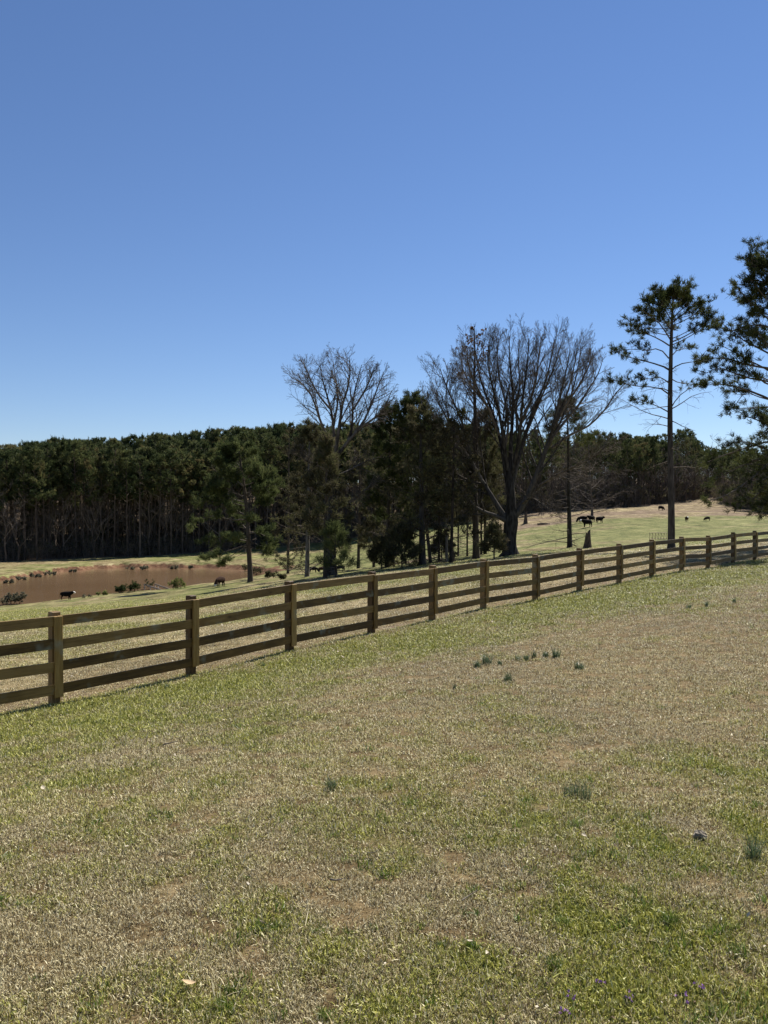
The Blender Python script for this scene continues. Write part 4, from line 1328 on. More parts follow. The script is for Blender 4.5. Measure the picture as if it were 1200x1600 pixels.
generic_pine('pine_tree', 'broad pine with rounded green top at the centre of the evergreen clump', 672, 884, 612, 3.6, 0.48, 58, 47, n=52, zr=(75, 150), deadn=18, dead_t=(.1, .4), lean=-30, dens=1.3, shape=.4)
lower_brushy_tree('brushy_tree', 'thick-trunked tree of dense brown twigs nearest the fence in the evergreen clump', 660, 883, 640, 7.0, 62, 48, -4, GREY_BARK, crown_t=.34, zr=(50, 90), n=26, kids=9)
lower_brushy_tree('brushy_tree', 'brown twiggy tree with sparse green sprays on the right side of the evergreen clump', 705, 880, 648, 3.4, 50, 49, 6, zr=(60, 130), n=22, crown_t=.36, dens=.4)
generic_pine('pine_tree', 'dark pine top showing behind the thin straight tree', 758, 868, 632, 3.2, 0.48, 42, 50, n=40, zr=(80, 150), lean=0, dens=1.2, shape=.45, mleaf=CEDAR)
lower_brushy_tree('brushy_tree', 'brown twiggy tree filling the gap between the left bare tree and the clump', 560, 888, 668, 3.0, 46, 51, 4, zr=(80, 150), n=22, crown_t=.34, dens=.35)
lower_brushy_tree('brushy_tree', 'low brown twiggy tree just left of the pale-trunked pine', 450, 896, 668, 2.6, 38, 52, 2, zr=(100, 170), n=24, dens=.8)
lower_brushy_tree('brushy_tree', 'grey twiggy tree with fine drooping branches between two pines right of centre', 925, 806, 668, 2.2, 66, 53, -8, GREY_BARK, sprays=False, crown_t=.15, zr=(120, 200), tw=TWIG_BARK, n=30, kids=9)
generic_pine('small_evergreen', 'small bushy dark evergreen low beside the thin straight tree', 772, 874, 812, 1.2, 0.2, 18, 54, n=14, zr=(60, 130), deadn=2, deadL=1, mleaf=CEDAR, dens=.9, shape=.5, tuft=.3)
generic_pine('small_evergreen', 'small dark evergreen shrub at the foot of the evergreen clump', 628, 887, 815, 1.2, 0.05, 34, 55, n=30, zr=(60, 130), deadn=2, deadL=1, mleaf=CEDAR, dens=.9, shape=.5, tuft=.3)
generic_pine('small_evergreen', 'low dark evergreen shrub between the first two trunks of the clump', 596, 889, 832, 1.0, 0.05, 26, 56, n=24, zr=(60, 130), deadn=2, deadL=1, mleaf=CEDAR, dens=1.1, shape=.5, tuft=.3)
generic_pine('small_evergreen', 'low dark evergreen shrub among the slim trunks, right part of the clump', 690, 876, 828, 1.0, 0.1, 24, 57, n=20, zr=(75, 140), deadn=2, deadL=1, mleaf=CEDAR, dens=1.0, shape=.5, tuft=.3)
# slim trunks inside the clump
slim = [(686, 879, 2.2, 'slim dark trunk standing just right of the thickest clump trunk'), (698, 878, 2.4, 'pale slim trunk, second right of the thickest clump trunk'),
        (716, 869, 1.8, 'slim trunk behind the jagged stump in the clump'), (730, 869, 1.7, 'slim trunk behind and left of the thin straight tree'),
        (752, 866, 2.0, 'slim trunk close behind the thin straight tree'), (615, 884, 1.8, 'slim trunk right of the tall full-crowned pine')]
for k, (x, y, w, lab) in enumerate(slim):
    generic_pine('slim_pine', lab, x, y, 668 + 7 * k, w, 0.45, 26, 70 + k, n=18, zr=(65, 150), deadn=16, deadL=2.6, mleaf=CEDAR, mb=PALE_BARK if k == 1 else PINE_BARK,
                 group='slim trunks inside the evergreen clump', dead_t=(.12, .5), cnt=8)


# ---------------------------------------------------------------- the woods
def wood_pine_meshes(seed, H=25.0, mleaf=NEEDLE_FAR):
    r = random.Random(seed)
    lean = Vector((r.gauss(0, .35), r.gauss(0, .35), H))
    P = [Vector((0, 0, -0.8)).lerp(lean, k / 11) + Vector((r.gauss(0, .06), r.gauss(0, .06), 0)) for k in range(12)]
    rads = lin(0.26, 0.05, 12, 1.2)
    g = Geo(); S = Sticks(); S.add(P, rads, 6); S.into(g)
    tm = g.mesh('wood_pine_trunk', [WOOD_BARK])
    S = Sticks(); tufts = []
    t0 = r.uniform(.50, .66)
    for (Q, r0, reach, d, ntw, tt) in auto_limbs(P, rads, r, t0, 0.99, 30, lambda f: 3.3 * (1 - f) ** .5 + .9, (0, 30), dens=.7, twr=1.5, ntw=6):
        foliage_limb(S, tufts, Q, lin(r0, .015, len(Q)), r, reach, d, 0, ntw, .3)
    for Q, r0 in dead_limbs(P, rads, r, .18, t0, 14, 2.0):
        S.add(Q, lin(r0, .01, len(Q)), 3)
        for _ in range(3):
            q = curve_pts(Q[2], rv(r), 1.0, 3, .1, 0, r); S.add(q, [.015, .01, .006], 3)
    g = Geo(); S.into(g, 1)
    TP = np.array([tuple(t[0]) for t in tufts]); TD = np.array([tuple(t[1]) for t in tufts])
    needles(g, TP, TD, 0.52, 10, 0.14, 0, .9, np.clip(fbm(TP[:, 0] / 2, TP[:, 2] / 1.6, seed, 2) * 1.6 - .3, 0, 1))
    cm = g.mesh('wood_pine_crown', [mleaf, WOOD_TWIG])
    return tm, cm


def wood_bare_meshes(seed, H=19.0):
    r = random.Random(seed)
    P = [Vector((0, 0, -0.6)).lerp(Vector((r.gauss(0, .8), r.gauss(0, .8), H * .9)), k / 9) + Vector((r.gauss(0, .1), r.gauss(0, .1), 0)) for k in range(10)]
    rads = lin(0.20, 0.03, 10)
    g = Geo(); S = Sticks(); S.add(P, rads, 6); S.into(g)
    tm = g.mesh('wood_tree_trunk', [WOOD_BARK])
    S = Sticks()
    par = [dict(wob=.08, up=.05, kids=7, ang=(25, 50), ratio=0.45, rr=0.5, t0=0.2, k=4),
           dict(wob=.12, up=.05, kids=5, ang=(25, 55), ratio=0.5, rr=0.6, t0=0.2, k=3, n=4),
           dict(wob=.15, up=.03, kids=3, ang=(25, 55), ratio=0.5, rr=0.7, t0=0.2, k=3, n=3, rmin=0.014)]
    for k in range(17):
        t = .28 + .7 * (k + r.random()) / 17
        i = min(int(t * 9), 8); p = P[i]
        az = k * 2.4; e = R(r.uniform(25, 60))
        branchy(S, p, (math.cos(az) * math.cos(e), math.sin(az) * math.cos(e), math.sin(e)), (1.25 - t) * H * .38 * r.uniform(.7, 1.2), rads[i] * .5, 0, r, par)
    g = Geo(); S.into(g)
    return tm, g.mesh('wood_tree_branches', [WOOD_TWIG])


def brush_mesh(seed, H=3.2, leaf=0.25):
    r = random.Random(seed); S = Sticks(); tips = []
    par = [dict(wob=.1, up=.05, kids=6, ang=(20, 50), ratio=0.5, rr=0.5, t0=0.2, k=3),
           dict(wob=.15, up=.03, kids=4, ang=(25, 55), ratio=0.5, rr=0.6, t0=0.2, k=3, n=4),
           dict(wob=.15, up=.0, kids=3, ang=(25, 55), ratio=0.5, rr=0.7, t0=0.2, k=3, n=3, rmin=0.011)]
    for k in range(9):
        az = r.uniform(0, 6.28); e = R(r.uniform(50, 88))
        branchy(S, (r.gauss(0, .5), r.gauss(0, .5), -.2), (math.cos(az) * math.cos(e), math.sin(az) * math.cos(e), math.sin(e)), H * r.uniform(.6, 1.1), .03, 0, r, par, tips)
    g = Geo(); S.into(g, 0)
    tt = [t for t in tips if r.random() < leaf]
    if tt: needles(g, [t[0] for t in tt], [t[1] for t in tt], .22, 4, .09, 1, 1.0)
    return g.mesh('brush', [WOOD_TWIG, CEDAR])


PINES = [wood_pine_meshes(200 + k) for k in range(6)]
BARES = [wood_bare_meshes(300 + k) for k in range(5)]
BRUSH = [brush_mesh(400 + k) for k in range(4)]


def joined(name, pair):
    """trunk and crown as one mesh, for the uncounted depth of the wood"""
    a = bpy.data.objects.new(name + '_a', pair[0].copy()); b = bpy.data.objects.new(name + '_b', pair[1].copy())
    g = Geo()
    mats = []
    for me in (pair[0], pair[1]):
        n = len(me.vertices); co = np.empty(n * 3, np.float32); me.vertices.foreach_get('co', co)
        va = np.empty(n, np.float32); me.attributes['v'].data.foreach_get('value', va)
        ls = np.empty(len(me.polygons), np.int32); me.polygons.foreach_get('loop_total', ls)
        mi = np.empty(len(me.polygons), np.int32); me.polygons.foreach_get('material_index', mi)
        lv = np.empty(len(me.loops), np.int32); me.loops.foreach_get('vertex_index', lv)
        off = len(mats)
        for m in me.materials: mats.append(m)
        quads = lv.reshape(-1, 4)
        base = g.n
        g.v.append(co.reshape(-1, 3)); g.a.append(va); g.b.append(va); g.n += n
        for k in range(len(me.materials)):
            if (mi == k).any(): g.q.append((quads[mi == k].astype(np.int64) + base, off + k, False))
    bpy.data.objects.remove(a); bpy.data.objects.remove(b)
    return g.mesh(name, mats)


def top_y(px):
    """height of the tree tops in the photograph"""
    return np.interp(px, [-200, 0, 120, 230, 330, 440, 520, 600, 660, 730, 860, 960, 1000, 1080, 1100, 1160, 1200, 1400],
                     [702, 698, 687, 683, 676, 664, 668, 660, 660, 665, 676, 674, 682, 668, 702, 704, 700, 696])


def where_in_wood(px, row):
    a = 'at the wood edge' if row == 0 else 'inside the wood'
    if px < 130: b = 'beyond the left end of the pond'
    elif px < 230: b = 'beyond the middle of the pond'
    elif px < 320: b = 'beyond the right half of the pond'
    elif px < 430: b = 'directly behind the pond pine'
    elif px < 560: b = 'behind the bare hickory'
    elif px < 700: b = 'behind the evergreen clump'
    elif px < 860: b = 'behind the broad bare tree'
    elif px < 990: b = 'behind the group of black cattle'
    elif px < 1090: b = 'behind the lone tall pine'
    else: b = 'behind the boughs at the right edge'
    return a + ' ' + b


def build_woods():
    r = random.Random(77)
    cand = []
    for row in range(16):
        px = -330.0
        while px < 1420:
            fe = float(forest_edge(px))
            Z = fe + 2 + row * (5.0 + 0.25 * row) + r.uniform(-2.4, 2.4)
            spacing = 2.3 + 0.22 * row
            px += spacing / Z * F * r.uniform(.6, 1.4)
            cand.append((row, px, Z))
    first_p = {}; first_b = {}
    sp, sr, ss, si = [], [], [], []
    n_p = n_b = 0
    for row, px, Z in cand:
        p = on(px, Z)
        left = px < 700
        pine_p = 0.84 if left else (0.30 if px > 800 else 0.5)
        if row == 0 and left: pine_p = 0.5
        is_pine = r.random() < pine_p
        # the crowns of the rows step up to the skyline of the photograph
        want = (-(top_y(px) - 800) / F * Z - p.z) * (1.0 if row > 1 else .97)
        H0 = 25.0 if is_pine else 19.0
        ht = max(15 if is_pine else 11, min(want * r.uniform(.76, .995), 36)) * (1 if is_pine else r.uniform(.72, .95) if left else r.uniform(.85, 1.02))
        s = ht / H0
        wide = s * r.uniform(.72, 1.2)
        visible = -60 < px < 1215
        rot = r.uniform(0, 6.28)
        lim = row <= (2 if left else 2)
        place = where_in_wood(px, row)
        if visible and lim and is_pine and n_p < 250:
            n_p += 1
            k = r.randrange(6)
            lab, grp = (('slender tall pine ' + place, 'slender pines ' + place) if left else
                        ('dark pine ' + place, 'dark pines ' + place))
            key = (k,)
            if key not in first_p:
                t = thing('wood_pine', lab, 'tree', group=grp)
                link(bpy.data.objects.new('trunk', PINES[k][0]), t); link(bpy.data.objects.new('crown', PINES[k][1]), t)
                first_p[key] = t
                t.location = p; t.rotation_euler = (0, 0, rot); t.scale = (wide, wide, s)
            else:
                copy_tree(first_p[key], p, rot, (wide, wide, s), lab, grp)
            continue
        if visible and lim and not is_pine and n_b < 120:
            n_b += 1
            k = r.randrange(5)
            lab, grp = ('grey leafless tree ' + place, 'bare trees ' + place)
            if k not in first_b:
                t = thing('wood_bare_tree', lab, 'tree', group=grp)
                link(bpy.data.objects.new('trunk', BARES[k][0]), t); link(bpy.data.objects.new('branches', BARES[k][1]), t)
                first_b[k] = t
                t.location = p; t.rotation_euler = (0, 0, rot); t.scale = (wide, wide, s)
            else:
                copy_tree(first_b[k], p, rot, (wide, wide, s), lab, grp)
            continue
        sp.append(tuple(p)); sr.append((0, 0, rot)); ss.append((wide, wide, s)); si.append(r.randrange(6) if is_pine else 6 + r.randrange(5))
    ms = [joined(f'deep_wood_{k:02d}', q) for k, q in enumerate(PINES + BARES)]
    scatter('deep_wood', sp, sr, ss, si, ms)
    # young evergreens and thin bare saplings under the tall trees
    up_, ur, us, ui = [], [], [], []
    for _ in range(1000):
        px = r.uniform(-330, 1420); Z = float(forest_edge(px)) + (14 if px < 700 else 4) + abs(r.gauss(0, 26))
        p = on(px, Z); up_.append(tuple(p)); ur.append((0, 0, r.uniform(0, 6.28)))
        if r.random() < .45: s = r.uniform(.28, .55); us.append((s * 1.1, s * 1.1, s)); ui.append(r.randrange(6))
        else: s = r.uniform(.4, .8); us.append((s, s, s)); ui.append(6 + r.randrange(5))
    scatter('understory', up_, ur, us, ui, ms)
    # undergrowth along and inside the wood's edge
    bp, br, bs = [], [], []
    for _ in range(2600):
        px = r.uniform(-330, 1420); Z = float(forest_edge(px)) + r.uniform(-2, 1) + abs(r.gauss(0, 16))
        p = on(px, Z); bp.append(tuple(p)); br.append((0, 0, r.uniform(0, 6.28))); s = r.uniform(.5, 1.5) * (1.25 if px > 700 else 1)
        bs.append((s, s, s * r.uniform(.8, 1.3)))
    scatter('undergrowth', bp, br, bs, [r.randrange(4) for _ in bp], BRUSH)


build_woods()


# pale bare trees far beyond the right wood
def far_bare():
    r = random.Random(9)
    for k, (px, s, wh) in enumerate([(1118, 1.05, 'leftmost'), (1135, 1.15, 'second from the left'), (1150, 1.0, 'third from the left'), (1166, .95, 'rightmost')]):
        p = on(px, 330 + 12 * k)
        t = thing('far_bare_tree', wh + ' of four pale leafless treetops above the wood near the right edge', 'tree', p, r.uniform(0, 6), 'pale bare treetops near the right edge')
        z = -(668 + 6 * (k % 2) - 800) / F * p.y - p.z
        t.scale = (z / 19 * s * .8,) * 2 + (z / 19,)
        link(bpy.data.objects.new('trunk', BARES[k % 5][0]), t); link(bpy.data.objects.new('branches', BARES[k % 5][1]), t)


far_bare()


# ---------------------------------------------------------------- pond-side plants and bits
def bush(name, label, px, py, w, h, m, seed, leaf=1.0, n=10, zr=(60, 200), twig=True):
    p = at(px, py, *zr); s = p.y / F; W = w * s; H = h * s
    root = thing(name, label, 'bush', p)
    r = random.Random(seed); S = Sticks(); tips = []
    par = [dict(wob=.12, up=.05, kids=7, ang=(20, 55), ratio=0.5, rr=0.5, t0=0.2, k=3),
           dict(wob=.15, up=.03, kids=5, ang=(25, 60), ratio=0.5, rr=0.6, t0=0.2, k=3, n=4),
           dict(wob=.15, up=.0, kids=3, ang=(25, 60), ratio=0.5, rr=0.7, t0=0.2, k=3, n=3, rmin=0.008)]
    for k in range(n):
        x = r.uniform(-.35, .35) * W
        az = r.uniform(0, 6.28); e = R(r.uniform(45, 85))
        branchy(S, (x, r.gauss(0, .2) * W, -.1), (math.cos(az) * math.cos(e) + x / W, math.sin(az) * math.cos(e), math.sin(e)), H * r.uniform(.6, .95), .025, 0, r, par, tips)
    g = Geo(); S.into(g); g.obj('stems', [WEED_TWIG], root)
    tt = [t for t in tips if r.random() < leaf]
    if tt:
        g = Geo(); needles(g, [t[0] for t in tt], [t[1] for t in tt], .17, 6, .075, 0, 1.0)
        g.obj('leaves', [m], root)
    return root


bush('pond_bush', 'round dark olive bush at the pond edge, at the far left', 23, 944, 20, 19, SEDGE, 1, n=14)
bush('pond_bush', 'sparse low brown twigs just right of the cow on the left shore', 136, 934, 11, 7, SEDGE, 2, .15, 6)
bush('pond_bush', 'low pale straggly weed between the brown twigs and the dark green bushes', 160, 930, 16, 8, SHRUB, 3, .4, 8)
bush('pond_bush', 'round dark green bush left of the pointed one on the shore', 191, 926, 14, 12, SHRUB_DK, 4)
bush('pond_bush', 'small pointed dark green bush beside the old wooden railing', 208, 924.5, 9, 17, SHRUB_DK, 5)
bush('pond_bush', 'bright yellow-green bush on the shore right of the wooden railing', 277, 920, 17, 19, SHRUB, 6, .8)
bush('pond_sapling', 'thin sapling with a small leafy top behind the wooden railing', 236, 921, 9, 20, SHRUB_DK, 7, .6, 3)
for k, (x, y, w, h, lab) in enumerate([
        (14, 911, 16, 9, 'grey weed clump on the far left bank, outermost'), (34, 906, 18, 9, 'grey weed clump, second from the left on the far bank'),
        (55, 902, 18, 9, 'grey weed clump, third from the left on the far bank'), (78, 899, 18, 10, 'tall grey weed clump at the left bend of the far bank'),
        (113, 894, 12, 7, 'small weed clump on the red bank left of centre'), (205, 890, 14, 7, 'left half of the grey-green bush patch on the far shore'),
        (224, 890, 18, 9, 'right half of the grey-green bush patch on the far shore'), (272, 889, 16, 8, 'dark weed clump on the red far bank'),
        (298, 889, 10, 8, 'weed clump on the red far bank nearest the dark overhang'), (388, 893, 18, 12, 'dark brush on the clay bank left of the pond pine'),
        (404, 898, 22, 14, 'dark brush on the clay bank right of the pond pine'), (425, 903, 24, 12, 'tangled brush on the clay bank at the pond end'),
        (443, 905, 16, 9, 'small brush clump between the pond end and the pale-trunked pine')]):
    bush('bank_brush', lab, x, y, w * (.8 if k < 9 else 1), h * (.75 if k < 9 else 1), SEDGE if k < 9 else CEDAR, 20 + k, 1.0, 8, (90, 220))


def dock_rail():
    p0 = at(226, 921, 80, 150)
    root = thing('dock_railing', 'old grey wooden railing slanting down beside the pond', 'railing', p0)
    s = p0.y / F
    def q(x, y, dz=0): return Vector(((x - 226) * s, dz, -(y - 921) * s))
    def beam(name, a, b, w, t):
        d = b - a; L = d.length
        g = Geo(); box(g, (L / 2, 0, 0), (L, t, w), .01)
        o = g.obj(name, [OLDWOOD], root); o.location = a
        o.rotation_euler = d.to_track_quat('X', 'Z').to_euler()
    beam('handrail', q(224.5, 913), q(252, 921.5), .20, .10)
    beam('handrail', q(238, 913.5, 1.1), q(263, 922, 1.1), .20, .10)
    for x, y, dz in [(226, 913, 0), (235, 915, 0), (239, 914, 1.1), (244, 916, 1.1), (246, 919, 0)]:
        beam('railing_post', q(x, 925, dz), q(x, y, dz), .12, .12)


dock_rail()


def stump(label, px, py, h, w, zr, seed, jag=1.0):
    p = at(px, py, *zr); s = p.y / F; r = random.Random(seed)
    g = Geo(); n = 12; V = []
    H = h * s; W = w * s / 2
    lv = [(-.1, 1.5), (0.06, 1.25), (0.25, 1.0), (0.5, .82), (.75, .66)]
    jit = [r.uniform(.88, 1.12) for _ in range(n)]
    for z, f in lv:
        for j in range(n):
            a = j / n * 2 * math.pi; V.append((W * f * jit[j] * math.cos(a) + z * W * .25, W * f * jit[j] * math.sin(a), H * z))
    for j in range(n):
        a = j / n * 2 * math.pi
        V.append((W * .5 * math.cos(a) + W * .3, W * .5 * math.sin(a), H * (.78 + .22 * jag * max(0, math.cos(a - .3)) + r.uniform(-.05, .03))))
    V.append((W * .1, 0, H * .72))
    Q = [(i * n + j, i * n + (j + 1) % n, (i + 1) * n + (j + 1) % n, (i + 1) * n + j) for i in range(5) for j in range(n)]
    T = [(5 * n + j, 5 * n + (j + 1) % n, 6 * n) for j in range(n)]
    g.add(V, Q, T, 0, None, False)
    o = g.obj('stump', [STUMPW]); o.location = p
    return tag(o, label, 'stump')


stump('tall jagged dark stump in the meadow behind the fence, right of the middling pine', 918, 856, 30, 11, (50, 110), 1)
stump('short jagged brown stump between the trunks of the evergreen clump', 707, 877, 19, 7, (50, 120), 2, .8)
stump('leaning dark snag at the edge of the brown margin beyond the broad bare tree', 821, 818, 22, 6, (110, 190), 3, .5)


def fallen_log():
    p = at(850, 820, 110, 190); s = p.y / F; g = Geo(); S = Sticks()
    S.add([Vector((-10 * s, 0, 1 * s)), Vector((-3 * s, .2, 1.6 * s)), Vector((4 * s, 0, 1.3 * s)), Vector((9 * s, -.2, .7 * s))], [1.5 * s, 1.7 * s, 1.5 * s, 1.0 * s], 8)
    S.add([Vector((-3 * s, 0, 2 * s)), Vector((-5 * s, .4, 4 * s)), Vector((-6 * s, .5, 6 * s))], [.5 * s, .35 * s, .15 * s], 5)
    S.into(g); o = g.obj('fallen_log', [STUMPW]); o.location = p
    tag(o, 'dark fallen log lying on the brown margin beyond the meadow', 'log')


fallen_log()


def hay_rack():
    p = at(1028, 843, 70, 150); s = p.y / F
    root = thing('hay_rack', 'faint rusty cattle panel of crossed bars standing in the meadow left of the tall pine', 'cattle panel', p)
    def bar(name, a, b, w=.024):
        g = Geo(); S = Sticks(); S.add([a, (a + b) / 2, b], [w, w, w], 5); S.into(g); g.obj(name, [STEEL], root)
    q = lambda x, y, d=0: Vector(((x - 1028) * s, d, -(y - 843) * s))
    for y in (832.5, 841.5): bar('rail', q(1015, y), q(1042, y))
    for k in range(7):
        x = 1015 + 4.5 * k
        bar('upright', q(x, 832.3), q(x, 843.6), .02)
        if k < 6: bar('brace', q(x, 832.5) + Vector((0, .05, 0)), q(x + 4.5, 841.5) + Vector((0, .05, 0)), .014)


hay_rack()


# ---------------------------------------------------------------- cattle
def cow_mesh(name, pose, white_face, seed):
    r = random.Random(seed)
    V = []; E = []; Rd = []
    def v(p, rad): V.append(p); rad = rad if isinstance(rad, tuple) else (rad, rad); q = 1.28 if rad[0] > .15 else 1.45; Rd.append((rad[0] * q, rad[1] * q)); return len(V) - 1
    def chain(i, L):
        for p, rad in L:
            j = v(p, rad); E.append((i, j)); i = j
        return i
    pel = v((-.62, 0, 1.08), (.29, .31))
    rump = chain(pel, [((-.86, 0, 1.08), (.2, .22))])
    t = chain(rump, [((-.98, 0, 1.18), .035), ((-1.05, 0, .9), .025), ((-1.06, 0, .62), .022), ((-1.05, 0, .48), .04), ((-1.04, 0, .40), .02)])
    b1 = chain(pel, [((-.25, 0, 1.0), (.36, .36)), ((.12, 0, .98), (.37, .37))])
    ch = chain(b1, [((.48, 0, 1.02), (.31, .35))])
    if pose == 'stand':
        nk = chain(ch, [((.76, 0, 1.16), (.2, .24)), ((1.0, 0, 1.27), (.14, .17))])
        pol = chain(nk, [((1.15, 0, 1.34), (.12, .13))]); mz = chain(pol, [((1.30, 0, 1.22), (.095, .1)), ((1.45, 0, 1.10), (.075, .08))])
        ear = [(( 1.10, .22, 1.36), .045), ((1.06, .31, 1.34), .02)]
    else:
        nk = chain(ch, [((.78, 0, .90), (.19, .23)), ((.98, 0, .66), (.14, .17))])
        pol = chain(nk, [((1.10, 0, .46), (.12, .13))]); mz = chain(pol, [((1.16, 0, .28), (.095, .1)), ((1.20, 0, .11), (.075, .08))])
        ear = [((1.12, .22, .50), .045), ((1.10, .31, .52), .02)]
    for sy in (1, -1):
        chain(pol, [((e[0][0], e[0][1] * sy, e[0][2]), e[1]) for e in ear])
        st = r.uniform(-.1, .1)
        chain(pel, [((-.72, .17 * sy, .86), (.17, .15)), ((-.62 + st, .19 * sy, .68), (.11, .1)), ((-.84 + st, .18 * sy, .44), .055), ((-.80 + st, .18 * sy, .14), .045), ((-.76 + st, .18 * sy, .04), .055)])
        st = r.uniform(-.1, .1)
        chain(ch, [((.46, .16 * sy, .80), (.13, .12)), ((.46 + st * .5, .17 * sy, .58), (.08, .08)), ((.47 + st, .17 * sy, .36), .05), ((.47 + st, .17 * sy, .14), .04), ((.51 + st, .17 * sy, .04), .052)])
    me = bpy.data.meshes.new(name); me.from_pydata(V, E, [])
    o = bpy.data.objects.new(name, me); COL.objects.link(o)
    sk = o.modifiers.new('skin', 'SKIN'); sk.use_smooth_shade = True
    for k, q in enumerate(Rd):
        me.skin_vertices[0].data[k].radius = q
    me.skin_vertices[0].data[0].use_root = True
    sb = o.modifiers.new('sub', 'SUBSURF'); sb.levels = 2; sb.render_levels = 2
    dg = bpy.context.evaluated_depsgraph_get()
    out = bpy.data.meshes.new_from_object(o.evaluated_get(dg))
    bpy.data.objects.remove(o)
    return out


def cow_from(me, name, label, loc, rotz, s, hide, white, pose, group=None):
    root = thing(name, label, 'cow', loc, rotz, group); root.scale = (s, s, s)
    m = me.copy(); m.materials.clear()
    for q in (hide, FACE_W, HORN): m.materials.append(q)
    for p in m.polygons:
        c = p.center; k = 0
        if white and ((pose == 'stand' and c.x > 1.12 and abs(c.y) < .17) or (pose == 'graze' and c.z < .46 and c.x > .95)): k = 1
        if c.z < .07: k = 2
        p.material_index = k
        p.use_smooth = True
    link(bpy.data.objects.new('body', m), root)
    # brisket and eyes
    ex, ez = (1.22, 1.33) if pose == 'stand' else (1.16, .38)
    for sy in (1, -1):
        g = Geo(); V = []; n = 6
        for i in range(4):
            th = math.pi * i / 3
            for j in range(n):
                V.append((.022 * math.sin(th) * math.cos(j * math.pi / 3), .022 * math.cos(th), .022 * math.sin(th) * math.sin(j * math.pi / 3)))
        g.add(V, [(i * n + j, i * n + (j + 1) % n, (i + 1) * n + (j + 1) % n, (i + 1) * n + j) for i in range(3) for j in range(n)])
        e = g.obj('eye', [HORN], root); e.location = (ex, .098 * sy, ez)
    return root


def cattle():
    st = cow_mesh('cow_standing', 'stand', True, 1); gr = cow_mesh('cow_grazing', 'graze', True, 2); st2 = cow_mesh('cow_standing_b', 'stand', False, 5)
    L = [  # label, px, foot y, height px, heading (deg, 0 = to the right, 90 = away), pose mesh, hide, white face, depth range
        ('black calf with a white face walking right along the near pond shore', 104, 937.5, 13.5, 4, 'stand', HIDE, True, (70, 160)),
        ('dark brown cow grazing head down at the pond edge beside the pond pine', 344, 917, 15.5, 250, 'graze', HIDE_BR, True, (80, 160)),
        ('black cow partly hidden behind the pale-trunked pine near the clay bank', 490, 895, 9.5, 10, 'graze', HIDE, False, (90, 190)),
        ('small reddish-brown calf between the pale trunk and the thick dark trunk', 503, 894, 8.5, 35, 'stand', HIDE_BR, False, (90, 190)),
        ('black cow facing away right of the thick dark trunk', 532, 892.5, 9.5, 160, 'graze', HIDE, False, (90, 190)),
        ('black cow at the left of the group by the brown margin, head lowered', 910, 817, 10.5, 152, 'graze', HIDE, False, (100, 200)),
        ('black cow in the middle of the group, behind the front one', 924, 816, 10.5, 215, 'stand', HIDE, False, (100, 210)),
        ('white-faced black cow standing in front of the group by the stump', 917, 824, 12.5, 200, 'stand', HIDE, True, (90, 200)),
        ('black cow at the right of the group, facing right', 937, 817.5, 10.5, 28, 'stand', HIDE, False, (100, 210)),
        ('brown cow facing the camera alone on the dry rise right of the tall pine', 1073, 815, 8, 262, 'stand', HIDE_BR, True, (90, 250)),
        ('dark cow lying or grazing low on the dry rise near the right edge', 1105, 814, 6.5, 190, 'graze', HIDE, False, (90, 250)),
        ('dark cow on the slope just left of the tall pine trunk, highest in the meadow', 1033, 797.5, 7, 20, 'graze', HIDE, False, (110, 260))]
    for lab, x, y, hp, head, pose, hide, wf, zr in L:
        p = at(x, y, *zr); s = hp * p.y / F / (1.42 if pose == 'stand' else 1.36)
        cow_from(gr if pose == 'graze' else (st if wf else st2), 'cow', lab, p, R(head), s, hide, wf, pose, 'cattle grazing in the pasture')


cattle()


# ---------------------------------------------------------------- small things on the near lawn
def tuft(name, label, px, py, hpx, wpx, m, seed, n=46, cat='grass tuft', lean=.35):
    p = at(px, py, 2, 45); s = p.y / F
    me = blade_clump(name, n, wpx * s * .32, hpx * s * .5, hpx * s * 1.2, max(.0026, .55 * s), [m], lean, seed)
    o = link(bpy.data.objects.new(name, me)); o.location = p
    return tag(o, label, cat)


TUFTS = [(518, 1234, 20, 20, 'blue-green wild onion tuft alone in the middle of the dry lawn'),
         (892, 1243, 26, 26, 'left half of the large blue-green onion tuft above the bright grass patch'),
         (912, 1248, 28, 24, 'right half of the large blue-green onion tuft above the bright grass patch'),
         (1178, 1342, 48, 26, 'tall blue-green onion tuft near the right edge, beyond the stone'),
         (793, 1065, 18, 18, 'dark onion tuft below the row of tufts in mid lawn'),
         (745, 1043, 13, 12, 'leftmost onion tuft of the mid-lawn row'), (761, 1038, 17, 16, 'second onion tuft from the left in the mid-lawn row'),
         (781, 1040, 10, 9, 'small third onion tuft of the mid-lawn row'), (809, 1032, 12, 9, 'fourth onion tuft of the mid-lawn row'),
         (822, 1032, 12, 11, 'fifth onion tuft of the mid-lawn row'), (834, 1028, 12, 10, 'sixth onion tuft of the mid-lawn row'),
         (852, 1027, 11, 11, 'seventh onion tuft of the mid-lawn row'), (869, 1027, 15, 14, 'rightmost onion tuft of the mid-lawn row'),
         (905, 1046, 16, 16, 'lone onion tuft to the right of the mid-lawn row'), (1076, 951, 10, 9, 'left tuft of three onion tufts on the upper right lawn'),
         (1104, 948, 9, 8, 'middle tuft of three onion tufts on the upper right lawn'), (1147, 942, 9, 6, 'right tuft of three onion tufts on the upper right lawn'),
         (261, 1077, 11, 9, 'small onion tuft near the second fence post from the left'), (411, 1042, 10, 7, 'small onion tuft in front of the third fence post'),
         (710, 1076, 9, 6, 'faint small tuft left of the dark mid-lawn tuft')]
